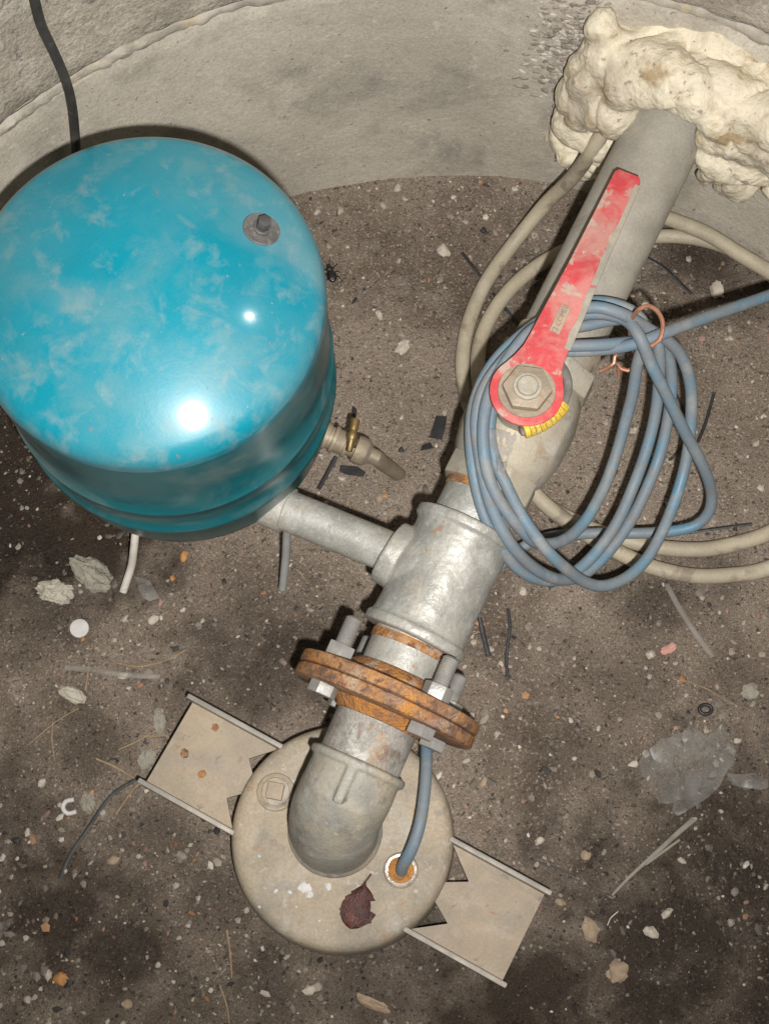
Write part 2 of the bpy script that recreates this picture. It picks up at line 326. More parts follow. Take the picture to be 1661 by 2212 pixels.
src_ = B_.inputs['Base Color'].links[0].from_socket; sc_ = N_.new('ShaderNodeVectorMath'); sc_.operation = 'MULTIPLY'; sc_.inputs[1].default_value = (.15, .125, .10)   # darker soil: damp, plus the shade left of the tank put into the colour
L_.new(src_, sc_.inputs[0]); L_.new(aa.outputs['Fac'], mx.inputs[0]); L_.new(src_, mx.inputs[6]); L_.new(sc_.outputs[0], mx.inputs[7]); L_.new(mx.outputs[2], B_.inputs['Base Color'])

JZ = 0.305
def ring_mesh(z0, z1, r_in, r_out, nz, amp, nt=360, seed=0):
    V = []; Fc = []
    zs = [z0 + (z1 - z0) * k / nz for k in range(nz + 1)]
    for z in zs:
        for i in range(nt):
            a = 2 * math.pi * i / nt; p = Vector((math.cos(a), math.sin(a), 0))
            q = p * r_in + Vector((0, 0, z + seed))
            e = amp * noise.noise(q * 7) + amp * .5 * noise.noise(q * 22) + amp * .25 * noise.noise(q * 60)
            edge = min(abs(z - z0), abs(z1 - z)); e += .004 * max(0, 1 - edge / .01) * (.5 + noise.noise(q * 30))
            V.append(PC + p * (r_in + e) + Vector((0, 0, z)))
    for k in range(nz):
        for i in range(nt):
            j = (i + 1) % nt; Fc.append((k * nt + i, (k + 1) * nt + i, (k + 1) * nt + j, k * nt + j))
    b = len(V)
    for z in (z0, z1):
        for i in range(nt):
            a = 2 * math.pi * i / nt; V.append(PC + Vector((math.cos(a) * r_out, math.sin(a) * r_out, z)))
    t = nz * nt
    for i in range(nt):
        j = (i + 1) % nt
        Fc += [(t + i, b + nt + i, b + nt + j, t + j), (b + i, b + j, b + nt + j, b + nt + i), (i, j, b + j, b + i)]
    return V, Fc
tag(obj('concrete_ring', ring_mesh(-.05, JZ - .002, PR, PR + .07, 60, .0018), 'concrete', org=(PC.x, PC.y, -.05), sharp=60),
    'smooth grey concrete lower ring of the round pit, behind the tank and foam', 'pit wall')
tag(obj('concrete_ring', ring_mesh(JZ + .004, .72, PR + .004, PR + .07, 70, .003, seed=4), 'concrete_rough', org=(PC.x, PC.y, JZ), sharp=60),
    'coarser grey concrete upper ring above the pale joint, at the top of the picture', 'pit wall')
# crumbling mortar in the joint
V = []; Fc = []; nt = 700; ns = 6
for i in range(nt):
    a = 2 * math.pi * i / nt; p = Vector((math.cos(a), math.sin(a), 0)); q = p * 9
    f = .55 + .6 * noise.noise(q * 1.3) + .5 * noise.noise(q * 5); h = .0035 + .0035 * max(0, f)
    for k in range(ns):
        b = math.pi * (k / (ns - 1) - .5)
        rr = PR + .0045 - max(.0005, .0055 * f) * math.cos(b) * (1 + .4 * noise.noise(q * 11 + Vector((0, 0, k))))
        V.append(PC + p * rr + Vector((0, 0, JZ + .001 + h * math.sin(b) + .003 * noise.noise(q * 3 + Vector((5, 5, 5))))))
for i in range(nt):
    j = (i + 1) % nt
    for k in range(ns - 1): Fc.append((i * ns + k, j * ns + k, j * ns + k + 1, i * ns + k + 1))
tag(obj('mortar_joint', (V, Fc), 'mortar', org=(PC.x, PC.y, JZ)), 'pale crumbling mortar line between the two concrete pit rings', 'mortar')
# exposed aggregate beside the foam
ms = []; cs = []
for k in range(620):
    px = random.gauss(1232, 45); py = random.gauss(95, 62) + (1232 - px) * .25
    if py > 240 or py < -40 or px > 1330: continue
    c = at_wall(px, py, .0012); s = random.uniform(.0012, .0034)
    ms.append(rock(c, s * 1.5, s * .55, s * .8, random.gauss(0, .4) - .35, k, ICO1)); cs.append(random.choice([(.44, .40, .34), (.30, .265, .22), (.22, .19, .16), (.52, .48, .42), (.34, .29, .24)]))
o = obj('exposed_aggregate', merge(*ms), 'gravel', sharp=25); o['kind'] = 'stuff'
ca = o.data.color_attributes.new('tint', 'FLOAT_COLOR', 'POINT'); nv_ = len(ICO1[0])
for i in range(len(o.data.vertices)): ca.data[i].color = (*cs[i // nv_], 1)
tag(o, 'patch of exposed pale gravel in the concrete left of the foam', 'aggregate')

# ------------------------------------------------------------------ tank
def tank():
    r = .1250; zc = .355
    C0 = at(315, 634, .37); L = Vector((C0.x, C0.y, .15))
    T = thing('pressure_tank', 'large turquoise steel pressure tank with domed top', 'tank', L)
    up = Vector((0, 0, 1)); O = Vector((C0.x, C0.y, 0))
    # dome: crown plus knuckle
    prof = []
    kr = .019; R = .262; cr = r - kr
    zk = .360
    # crown arc tangent to the knuckle
    th = math.asin((r - kr) / (R - kr)); zc0 = zk + 0 - (R - kr) * math.cos(th)
    prof.append((.354, r))
    for i in range(13):
        a = (math.pi / 2 - th) * i / 12; prof.append((zk + kr * math.sin(a), cr + kr * math.cos(a)))
    for i in range(1, 25):
        a = th * (1 - i / 24); prof.append((zc0 + R * math.cos(a), R * math.sin(a)))
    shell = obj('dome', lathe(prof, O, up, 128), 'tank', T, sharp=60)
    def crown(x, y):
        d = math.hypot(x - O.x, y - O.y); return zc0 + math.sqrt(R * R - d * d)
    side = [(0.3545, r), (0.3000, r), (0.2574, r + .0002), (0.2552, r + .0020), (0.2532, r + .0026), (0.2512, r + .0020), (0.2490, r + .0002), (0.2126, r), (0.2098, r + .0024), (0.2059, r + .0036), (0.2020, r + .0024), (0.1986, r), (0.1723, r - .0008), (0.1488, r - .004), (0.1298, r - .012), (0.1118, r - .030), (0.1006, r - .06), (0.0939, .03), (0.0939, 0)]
    obj('lower_shell', lathe(side, O, up, 128), 'tank_side_shaded', T, sharp=50)
    # plug on the crown
    p = at(563, 492, .385); p = at(563, 492, crown(p.x, p.y)); z = p.z
    nrm = (p - Vector((O.x, O.y, zc0))).normalized()
    pl = obj('plug', lathe([(-.004, .0130), (.0006, .0132), (.0014, .0126), (.0009, .0096), (.0012, .0080), (.0014, .0062), (.0030, .0062), (.0036, .0056), (.0036, 0)], p, nrm, 40), 'dark_metal', T, sharp=30)
    hx = []
    u, v, d = frame(nrm)
    obj('hex_head', prism([(.0050 * math.cos(math.pi / 3 * k + .5), .0050 * math.sin(math.pi / 3 * k + .5)) for k in range(6)], p + d * .0034, u, v, d, .0075), 'dark_rubber', pl, bevel=.0005)
    # connection under the belly: neck down to the branch pipe
    Pb = at(598, 1108, .140); 
    obj('bottom_neck', lathe(solid([(0, .018), (.04, .018)]), Vector((O.x, O.y, .135)), up, 24), 'galv', T)
    # the tank hangs on its pipe and leans a little
    Rt = Matrix.Rotation(math.radians(2.5), 3, 'X') @ Matrix.Rotation(math.radians(1.5), 3, 'Y'); off = Vector((0, 0, .22))
    T.rotation_euler = Rt.to_euler(); T.location = L + off - Rt @ off
    return T, O
TK, TO = tank()

# drain valve beside the tank
def drain():
    A = at(690, 935, .075); B = at(800, 983, .062); d = (B - A).normalized(); ln = (B - A).length
    T = thing('drain_valve', 'small brass drain valve with tee handle beside the tank', 'valve', (B.x, B.y, gh(B.x, B.y)))
    obj('body', lathe(solid([(-.012, .010), (.004, .010), (.0042, .0125), (.0085, .0125), (.009, .0105), (.012, .0105), (.0125, .0128), (.016, .0128), (.0165, .0112), (.024, .0108), (.0245, .0122), (.0275, .0122), (.028, .009), (.034, .009), (.0345, .0125), (.039, .0135), (.045, .0125), (.049, .0095)]), A, d, 32), 'fitting', T, sharp=25)
    C = at(860, 1020, .0); u, v, w_ = frame(d)
    obj('outlet', tube([A + d * .047, A + d * .055, at(826, 1000, .044), at(846, 1014, .022), at(872, 1032, -.008)], lambda t: .0075 - .001 * t, 16), 'fitting', T)
    h0 = at(754, 975, .094); h1 = at(768, 905, .100); hd = (h1 - h0).normalized(); hl = (h1 - h0).length
    obj('handle', lathe(solid([(0, .0030), (hl * .28, .0032), (hl * .36, .0042), (hl * .46, .0052), (hl * .56, .0042), (hl * .64, .0032), (hl * .66, .0040), (hl * .98, .0042), (hl, .0038)]), h0, hd, 20), 'brass', T, sharp=40)
    m = (h0 + h1) / 2
    obj('stem', lathe(solid([(0, .004), (.03, .004)]), m - Vector((0, 0, .030)), Vector((0, 0, 1)), 16), 'brass', T)
drain()

# ------------------------------------------------------------------ discharge pipe run
ZA, ZC, ZG = .128, .142, .198
A = at(722, 1772, ZA); C = at(912, 1335, ZC); G = at(1442, 272, ZG)
d1 = (C - A).normalized(); d2 = (G - C).normalized()
def on1(px, py):                                # point of segment one closest to the picture point's ray
    r_ = ray(px, py).normalized(); w0 = CL - A; b = r_.dot(d1); d = r_.dot(w0); e = d1.dot(w0)
    return (e - b * d) / (1 - b * b)
def on2(px, py):
    r_ = ray(px, py).normalized(); w0 = CL - C; b = r_.dot(d2); d = r_.dot(w0); e = d2.dot(w0)
    return (e - b * d) / (1 - b * b)
CAPZ = .055
PW = thing('discharge_pipe', 'galvanised pipe run with rusty bolted flange from well cap to wall', 'pipe', (A.x, A.y, CAPZ))
t_band = on1(783, 1650); t_fl = on1(834, 1510); t_tee0 = on1(893, 1385)
# elbow
E0 = at(724, 1792, CAPZ)
pts = [E0 + Vector((0, 0, -.004)), E0 + Vector((0, 0, .012)), E0 + Vector((0, 0, .034)) + d1 * .002, E0 + Vector((0, 0, .054)) + d1 * .010, A + d1 * (t_band * .55), A + d1 * (t_band * .8), A + d1 * (t_band + .001)]
el = tube(pts, lambda t: .0370 - .001 * abs(t - .5), 40, .004)
band = lathe(solid([(t_band - .007, .0365), (t_band - .006, .0398), (t_band - .001, .0402), (t_band, .0390)]), A, d1, 48)
foot = lathe(solid([(-.002, .0400), (.003, .0395), (.007, .037)]), E0, Vector((0, 0, 1)), 48)
u1, v1, _ = frame(d1)
rib = prism([(-.0045, 0), (.0045, 0), (.0035, .0040), (-.0035, .0040)], A + d1 * (t_band - .036) + v1 * .0362, u1, v1, d1, .028)
obj('elbow', remeshed(merge(el, band, foot, rib), .0013, 5, lambda v: .0004 * noise.noise(v * 90)), 'galv_dull', PW, sharp=80)
# nipple between elbow and flange, with its collar
def piece(name, prof, P, d, mat, seg=56, sharp=30): return obj(name, lathe(solid(prof), P, d, seg), mat, PW, sharp=sharp)
FT = .0100
f0 = t_fl - FT - .0006
piece('nipple', [(t_band - .004, .0335), (f0 - .014, .0335), (f0 - .006, .0338)], A, d1, 'nipple_speckled')
piece('weld_neck', [(f0 - .010, .0325), (f0 - .009, .0352), (f0 - .005, .0372), (f0 - .002, .0400), (f0 + .001, .0410)], A, d1, 'rust_orange')
def flange(t0, t1):
    R = .0765
    return lathe(solid([(t0, .030), (t0, R - .0018), (t0 + .0008, R - .0005), (t0 + .002, R), (t1 - .002, R), (t1 - .0008, R - .0005), (t1, R - .0018), (t1, .03)]), A, d1, 96)
obj('flange', flange(f0, t_fl - .0003), 'rust', PW)
obj('flange', flange(t_fl + .0004, t_fl + FT + .0004), 'rust', PW)
piece('gasket', [(t_fl - .0012, .0715), (t_fl + .0012, .0715)], A, d1, 'black')
f1 = t_fl + FT + .0004
piece('weld_neck', [(f1 - .001, .0470), (f1 + .003, .0450), (f1 + .009, .0385), (f1 + .012, .0350), (f1 + .013, .0325)], A, d1, 'rust_orange')
t_c = (C - A).length
piece('nipple', [(f1 + .010, .0318), (t_tee0 - .005, .0318), (t_tee0 - .0045, .0322), (t_tee0 + .004, .0322)], A, d1, 'galv')
piece('thread_ring', [(t_tee0 - .009, .0322), (t_tee0 - .0085, .0330), (t_tee0 - .002, .0332)], A, d1, 'rust_orange')
# bolts of the flange
def hexp(r, rot=0): return [(r * math.cos(math.pi / 3 * k + rot), r * math.sin(math.pi / 3 * k + rot)) for k in range(6)]
for k in range(4):
    a = math.pi / 4 + k * math.pi / 2 + .10; P = A + u1 * (.0585 * math.cos(a)) + v1 * (.0585 * math.sin(a))
    th = []; t = f0 - .002
    prof = [(f0 - .002, .0066)]
    tt = f1 + .002
    end = f1 + .034
    while tt < end: prof += [(tt, .0062), (tt + .0008, .0069)]; tt += .0017
    prof += [(end, .0060), (end + .0012, .0045)]
    b = obj('bolt', lathe(solid(prof), P, d1, 20), 'zinc', PW, sharp=60)
    rt = k * .37
    obj('nut', prism(hexp(.0118, rt), P + d1 * (f1 + .0003), u1, v1, d1, .0115), 'zinc', b, bevel=.0009)
    obj('bolt_head', prism(hexp(.0118, rt + .4), P + d1 * (f0 - .0095), u1, v1, d1, .0092), 'zinc', b, bevel=.0009)
# tee
tl = t_tee0; t_tee1 = on2(1000, 1130)
TD = (C + d2 * t_tee1) - (A + d1 * t_tee0); tln = TD.length; td = TD.normalized(); TP = A + d1 * t_tee0
mid = TP + td * (tln * .5)
bx = at(840, 1192, .146); bd0 = (at(625, 1092, .140) - bx); 
Bend = at(604, 1096, .140)
br = at(838, 1190, mid.z); bd = (br - mid); bl = bd.length; bd = bd.normalized()
tee = merge(lathe(solid([(0, .041), (.001, .0438), (.008, .0438), (.0095, .041), (.014, .0402), (tln * .3, .0395), (tln * .7, .0395), (tln - .014, .0402), (tln - .0095, .041), (tln - .008, .0438), (tln - .001, .0438), (tln, .041)]), TP, td, 64),
            lathe(solid([(0, .034), (bl * .45, .0335), (bl * .62, .030), (bl - .014, .0262), (bl - .0125, .0275), (bl - .001, .0275), (bl, .026)]), mid, bd, 48))
obj('tee', remeshed(tee, .0012, 4, lambda v: .0004 * noise.noise(v * 80) + .0002 * noise.noise(v * 260)), 'galv', PW, sharp=80)
# branch pipe to the tank
pe = br - bd * .004
pd = (Bend - pe); pl_ = pd.length; pd.normalize()
obj('branch_pipe', lathe(solid([(0, .0172), (pl_ - .008, .0172), (pl_ - .0075, .0196), (pl_ + .012, .0200), (pl_ + .0125, .0172)]), pe, pd, 40), 'galv', PW)
obj('branch_elbow', tube([pe + pd * (pl_ + .01), pe + pd * (pl_ + .03), Vector((TO.x, TO.y, .140)) * .5 + (pe + pd * (pl_ + .03)) * .5, Vector((TO.x, TO.y, .140)) + Vector((.01, -.004, 0)), Vector((TO.x, TO.y, .16)), Vector((TO.x, TO.y, .185))], .019, 24), 'galv', PW)
# nipple between tee and valve
EV = at(1117, 922, .165); t_v = on2(1117, 922); EV = C + d2 * t_v
HL = .062
piece('nipple', [(t_tee1 - .004, .0318), (t_v - HL + .004, .0318)], C, d2, 'galv')
piece('thread_ring', [(t_v - HL - .006, .0320), (t_v - HL - .0055, .0332), (t_v - HL + .001, .0330)], C, d2, 'rust_orange')
# pipe to the wall
dG = (G - C).length
piece('union_nut', [(t_v + HL - .002, .034), (t_v + HL + .012, .0345), (t_v + HL + .0125, .0375), (t_v + HL + .020, .0370), (t_v + HL + .0205, .034)], C, d2, 'valve')
piece('wall_pipe', [(t_v + HL + .014, .0345), (dG + .22, .0345)], C, d2, 'wall_pipe', sharp=40)

# ------------------------------------------------------------------ ball valve
def valve():
    T = thing('ball_valve', 'dusty ball valve with long red lever on the pipe', 'valve', (EV.x, EV.y, EV.z - .046))
    u, v, d = frame(d2)
    def octa(r0, t0, t1, rot=math.pi / 8, k=8):
        return prism([(r0 * math.cos(2 * math.pi / k * i + rot), r0 * math.sin(2 * math.pi / k * i + rot)) for i in range(k)], EV + d * t0, u, v, d, t1 - t0)
    ball = [(-.044, .034), (-.040, .0385), (-.036, .0400)] + [(.038 * math.sin(a), .0462 * math.cos(a * .50) ** .8) for a in [math.pi / 2 * (i / 8 - 1) for i in (3, 6, 10, 13)]] + [(.036, .0400), (.040, .0385), (.044, .034)]
    obj('body', lathe(solid(ball), EV, d, 12), 'valve', T, bevel=.0022, sharp=40)
    obj('hex_end', octa(.0395, -HL, -.041), 'valve', T, bevel=.0018)
    obj('hex_end', octa(.0435, .041, HL), 'valve', T, bevel=.0018)
    ln = obj('bonnet', lathe(solid([(.03, .021), (.052, .020), (.053, .017), (.066, .0165)]), EV, Vector((0, 0, 1)), 32), 'valve', T)
    # lever
    H0 = at(1137, 848, EV.z + .082); H1 = at(1358, 378, EV.z + .088)
    ld = (H1 - H0); LL = ld.length; ld.normalize(); lu = ld.cross(Vector((0, 0, 1))).normalized(); lw = lu.cross(ld).normalized()
    # outline: round head, neck, long arm tapering outwards
    poly = []
    hr = .0285
    for i in range(25):
        a = math.radians(148 + (392 - 148) * i / 24); poly.append((hr * math.cos(a), hr * math.sin(a)))
    poly += [(.0182, .026), (.0168, .034), (.0163, .045), (.0152, .07), (.0132, LL * .55), (.0120, LL * .8), (.0112, LL - .004), (.0090, LL), (-.0090, LL), (-.0112, LL - .004), (-.0120, LL * .8), (-.0134, LL * .55), (-.0156, .07), (-.0168, .045), (-.0176, .034), (-.0205, .024)]
    lever = obj('lever', prism(poly, H0, lu, ld, lw, .0042), 'red', T, bevel=.0009, sharp=30)
    edge = [(.0160, .047), (.0152, .07), (.0132, LL * .55), (.0120, LL * .8), (.0112, LL - .006)]
    ev = []; ef = []
    prof = []
    for i in range(24):
        f = i / 23; y = .044 + (LL - .052) * f
        x = np.interp(y, [e[1] for e in edge], [e[0] for e in edge]); wv = .0034 + .0018 * noise.noise(Vector((y * 60, 0, 0))) + .001 * noise.noise(Vector((y * 220, 3, 0)))
        prof.append((x, max(x - max(wv, .0008) * (1.1 if f < .7 else .8), .004), y))
    for x, xi, y in prof:
        o_ = H0 + ld * y
        ev += [o_ + lu * (x + .0012) + lw * .0006, o_ + lu * (x + .0012) + lw * .0040, o_ + lu * (x - .0005) + lw * .0047, o_ + lu * xi + lw * .0046]
    for i in range(23):
        for k in range(3): ef.append((i * 4 + k, i * 4 + k + 1, i * 4 + 5 + k, i * 4 + 4 + k))
    obj('worn_edge', (ev, ef), 'lever_edge', lever, sharp=40)
    # label stamped on the lever
    pc = H0 + ld * .0655
    pl = obj('label_plate', prism([(-.0042, -.0125), (.0042, -.0125), (.0042, .0125), (-.0042, .0125)], pc, lu, ld, lw, .0050), 'plate_label', lever, bevel=.0006)
    cu = bpy.data.curves.new('text', 'FONT'); cu.body = '\u25a1 COMER'; cu.size = .0058; cu.align_x = 'CENTER'; cu.align_y = 'CENTER'; cu.extrude = .0002
    to = bpy.data.objects.new('text', cu); COL.objects.link(to)
    Mx = Matrix((ld, -lu, lw)).transposed().to_4x4(); Mx.translation = pc + lw * .0052
    to.matrix_world = Mx; bpy.context.view_layer.update()
    e = to.evaluated_get(bpy.context.evaluated_depsgraph_get()); m = e.to_mesh()
    vv = [Mx @ x.co for x in m.vertices]; ff = [tuple(p.vertices) for p in m.polygons]; e.to_mesh_clear(); bpy.data.objects.remove(to)
    obj('label_lettering', (vv, ff), 'label_ink', lever, smooth=False)
    nt = obj('lever_nut', prism(hexp(.0195, .3), H0 + lw * .0044, lu, ld, lw, .008), 'nut', T, bevel=.0018)
    obj('washer', lathe(solid([(.0040, .0225), (.0054, .0220)]), H0, lw, 32), 'nut', nt)
    obj('stem_end', lathe(solid([(.012, .0112), (.0140, .0108), (.0145, .0085), (.0165, .0080), (.0172, .0070)]), H0, lw, 28), 'valve', nt)
    return T, H0, lu, ld, lw
VT, H0, lu, ld, lw = valve()

# cable marker on a tie round the valve bonnet
def marker():
    T = thing('cable_marker', 'yellow numbered cable marker on a grey tie below the red lever', 'cable marker', (H0.x, H0.y, EV.z + .05))
    z = EV.z + .074
    px = [(1182, 772), (1206, 784), (1222, 808), (1227, 838), (1219, 868), (1200, 893), (1170, 915), (1138, 929), (1124, 933)]
    P = spline([at(a, b, z + (.004 if 3 < i < 9 else 0) - (.006 if i < 2 else 0) - (.008 if i > 8 else 0)) for i, (a, b) in enumerate(px)], .002)
    obj('tie', tube(P, .0036, 10, smooth=False, flat=.8), 'tie', T)
    best = lambda q: min(range(len(P)), key=lambda i: (P[i] - at(*q, z + .004)).length)
    i0, i1 = best((1214, 876)), best((1132, 931)); tot = i1 - i0
    nseg = 9
    for k in range(nseg):
        a = P[i0] .lerp(P[i0], 0); s0 = i0 + tot * k / nseg; s1 = i0 + tot * (k + 1) / nseg - .12
        g_ = lambda s: P[int(s)].lerp(P[min(int(s) + 1, len(P) - 1)], s - int(s))
        p0, p1 = g_(s0), g_(s1); dd = (p1 - p0); l = dd.length; dd.normalize()
        sg = obj('marker_sleeve', lathe(solid([(0, .0056), (.0003, .0061), (l - .0003, .0061), (l, .0056)]), p0, dd, 20), 'yellow', T, sharp=30)
        # one printed character on each sleeve
        c = (p0 + p1) / 2; side = dd.cross(Vector((0, 0, 1))).normalized(); toc = (CL - c).normalized(); nn = (toc - dd * toc.dot(dd)).normalized(); sd = nn.cross(dd)
        ch = '800D0BMC'[k] if k < 8 else None
        if ch:
            cu = bpy.data.curves.new('text', 'FONT'); cu.body = ch; cu.size = .0062; cu.align_x = 'CENTER'; cu.align_y = 'CENTER'; cu.extrude = .0001
            to = bpy.data.objects.new('text', cu); COL.objects.link(to)
            n2 = (nn + sd * .45).normalized(); s2 = n2.cross(dd)
            Mx = Matrix((-dd, -s2, n2)).transposed().to_4x4(); Mx.translation = c + n2 * .0062
            to.matrix_world = Mx; bpy.context.view_layer.update()
            e = to.evaluated_get(bpy.context.evaluated_depsgraph_get()); m = e.to_mesh()
            vv = [Mx @ x.co for x in m.vertices]; ff = [tuple(p.vertices) for p in m.polygons]; e.to_mesh_clear(); bpy.data.objects.remove(to)
            obj('printed_character', (vv, ff), 'ink', sg, smooth=False)
marker()
V = []; Fc = []
for j in range(13):
    for i in range(9):
        a, b = i / 8, j / 12
        px = 1058 + 62 * a * (1 - b * .75) + 16 * b; py = 925 + 95 * b + 14 * a * (1 - b)
        V.append(at(px + 5 * noise.noise(Vector((i, j, 1)) * .8), py + 5 * noise.noise(Vector((i, j, 7)) * .8), EV.z + .058 - .012 * b + .006 * noise.noise(Vector((i, j, 3)) * .5)))
for j in range(12):
    for i in range(8):
        if noise.noise(Vector((i * .9, j * .9, 5))) > -.28: Fc.append((j * 9 + i, j * 9 + i + 1, (j + 1) * 9 + i + 1, (j + 1) * 9 + i))
tag(obj('cobweb', (V, Fc), 'web', sharp=80), 'dusty grey cobweb between the blue cable and the yellow marker', 'cobweb')

# ------------------------------------------------------------------ well cap with its two brackets
def wellcap():
    Cc = at(738, 1806, CAPZ)
    T = thing('well_cap', 'round beige cast well cap with two channel brackets on the dirt', 'well cap', (Cc.x, Cc.y, 0))
    up = Vector((0, 0, 1))
    obj('cover', lathe([(-.02, .0955), (.014, .0950), (.030, .0945), (.044, .0930), (.050, .0915), (.0535, .0885), (.0548, .0850), (.0550, .080), (.0550, .05), (.0550, 0)], Vector((Cc.x, Cc.y, 0)), up, 128), 'beige', T, sharp=60)
    q = at(596, 1712, CAPZ)
    b = obj('plug_boss', lathe([(-.002, .0165), (.0015, .0160), (.0028, .0150), (.0030, .0138), (.0018, .0130), (.0016, .0120), (.0016, 0)], q, up, 40), 'beige', T, sharp=60)
    sq = [(0.0098 * math.cos(math.pi / 2 * k + .55), .0098 * math.sin(math.pi / 2 * k + .55)) for k in range(4)]
    k_ = obj('square_plug', lathe([(.001, .0122), (.004, .0120), (.0048, .0112), (.0050, 0)], q, up, 36), 'beige', T, sharp=40)
    obj('square_head', prism(sq, q + up * .0045, Vector((1, 0, 0)), Vector((0, 1, 0)), up, .0065), 'beige_plate', k_, bevel=.0012)
    q = at(866, 1881, CAPZ)
    gl = obj('cable_gland', lathe([(-.002, .0150), (.0015, .0146), (.0026, .0140), (.0050, .0135), (.0056, .0128), (.0052, .0108), (.0040, .0102)], q, up, 40), 'gland_white', T, sharp=45)
    obj('gland_filling', lathe([(.0030, .0104), (.0036, .0080), (.0052, .0055), (.006, 0)], q, up, 32), 'resin', gl, sharp=60)
    dirw = at(1130, 2022, .04) - at(352, 1592, .04); dirw.z = 0; dirw.normalize()
    for s in (1, -1):
        uu = dirw * s; vv = up.cross(uu); z = .040; O = Vector((Cc.x, Cc.y, z))
        nt_ = .110 if s > 0 else .1025
        poly = [(.084, -.039), (nt_, -.020), (.092, -.009), (.092, .008), (nt_, .018), (.084, .039), (.170, .039), (.170, -.039)]
        br_ = obj('bracket', prism(poly, O - up * .004, uu, vv, up, .004), 'beige_plate', T, bevel=.0005)
        for t in (1, -1):
            y0_, y1_ = (.0385, .0430) if t > 0 else (-.0430, -.0385)
            obj('bracket_lip', prism([(.080, y0_), (.174, y0_), (.174, y1_), (.080, y1_)], O - up * .012, uu, vv, up, .0265), 'rail', br_, bevel=.0014)
        if s < 0:
            for a, b, r_ in [(465, 1572, .0030), (399, 1628, .0034), (436, 1673, .0032)]:
                q = at(a, b, z); obj('rust_spot', rock(q + up * .0001, r_, r_ * 1.15, .0005, a, a, ICO3, .35, 2), 'rust', br_, sharp=80)
    for a, b, r_ in [(658, 1918, .0042), (668, 1934, .0026), (596, 1925, .0016), (710, 1917, .0022), (626, 1928, .0016), (640, 1960, .0010), (560, 1850, .0014), (690, 1990, .0012), (560, 1960, .0012)]:
        q = at(a, b, CAPZ); obj('paint_fleck', rock(q, r_, r_ * 1.3, .0006, a, a, ICO3, .4, 2.5), 'white_disc', T, sharp=80)
    return T, Cc
WC, CC = wellcap()

# ------------------------------------------------------------------ cables
def cable(name, px, r, mat, label, n=12, step=.006, cat='cable'):
    sd_ = len(px) * 1.7
    return tag(obj(name, tube([at(a + 2.2 * noise.noise(Vector((a * .05, b * .05, sd_))), b + 2.2 * noise.noise(Vector((a * .05, b * .05, sd_ + 9))), z) for a, b, z in px], lambda t: r * (1 + .035 * noise.noise(Vector((t * 90, sd_, 0)))), n, step), mat, sharp=80), label, cat)
blue = [(866, 1882, .060), (871, 1868, .072), (888, 1838, .083), (906, 1785, .088), (916, 1725, .087), (921, 1655, .080), (922, 1595, .066), (935, 1515, .045), (975, 1395, .034), (1040, 1270, .034), (1110, 1195, .04),
        (1180, 1162, .048), (1280, 1153, .052), (1380, 1151, .056), (1455, 1147, .058), (1505, 1134, .062), (1531, 1105, .073), (1536, 1064, .09), (1520, 1010, .122), (1480, 934, .160), (1440, 854, .196), (1405, 784, .222), (1382, 728, .240),
        # first turn, over the pipe and down the left side (inner)
        (1350, 690, .234), (1290, 678, .232), (1220, 688, .232), (1150, 712, .230), (1095, 780, .228), (1058, 848, .226), (1043, 918, .220), (1046, 985, .213), (1062, 1048, .205), (1092, 1100, .196), (1128, 1148, .180),
        (1160, 1172, .160), (1203, 1172, .140), (1240, 1152, .126), (1272, 1112, .120), (1307, 1045, .122), (1332, 975, .132), (1352, 905, .150), (1366, 850, .170), (1377, 785, .195), (1392, 730, .216),
        # second turn, outer left, bottom A
        (1385, 690, .222), (1345, 663, .222), (1275, 652, .222), (1190, 680, .219), (1115, 732, .216), (1058, 795, .213), (1026, 865, .209), (1016, 935, .203), (1024, 1025, .195), (1045, 1110, .186), (1080, 1178, .170), (1122, 1230, .148),
        (1172, 1253, .126), (1222, 1247, .112), (1277, 1205, .105), (1328, 1135, .108), (1368, 1052, .118), (1398, 965, .135), (1416, 885, .155), (1424, 800, .182), (1420, 740, .205),
        # third turn, bottom C
        (1390, 700, .210), (1340, 688, .211), (1270, 702, .214), (1190, 722, .216), (1118, 790, .214), (1076, 850, .213), (1058, 915, .2085), (1066, 985, .201), (1094, 1050, .194), (1130, 1120, .188), (1180, 1188, .172), (1222, 1228, .150), (1262, 1256, .124),
        (1302, 1267, .108), (1352, 1249, .098), (1396, 1208, .094), (1431, 1148, .096), (1461, 1072, .104), (1481, 1000, .116), (1491, 925, .134), (1492, 840, .160), (1475, 775, .185), (1445, 738, .205),
        # fourth turn, the middle strand on the right
        (1405, 712, .221), (1340, 676, .245), (1268, 664, .2435), (1190, 700, .228), (1108, 758, .226), (1050, 830, .220), (1030, 900, .214), (1034, 975, .206), (1058, 1085, .197), (1100, 1170, .182), (1150, 1225, .150), (1205, 1252, .122),
        (1258, 1243, .103), (1310, 1198, .097), (1358, 1130, .100), (1395, 1060, .108), (1424, 985, .120), (1443, 900, .140), (1450, 820, .165), (1440, 762, .188), (1412, 741, .205), (1370, 738, .216), (1300, 745, .222),
        (1232, 747, .223), (1180, 752, .2225), (1150, 765, .219)]
cable('blue_cable', blue, .0050, 'blue', 'coiled dusty blue cable hanging over the pipe by the red lever')
feed = [(1195, 760, .2105), (1262, 757, .2115), (1330, 752, .2180), (1392, 737, .229), (1435, 719, .228), (1530, 684, .205), (1660, 638, .17), (1760, 602, .14), (1830, 590, .12)]
cable('blue_cable', feed, .0050, 'blue', 'straight blue cable running from the wire tie to the right edge')
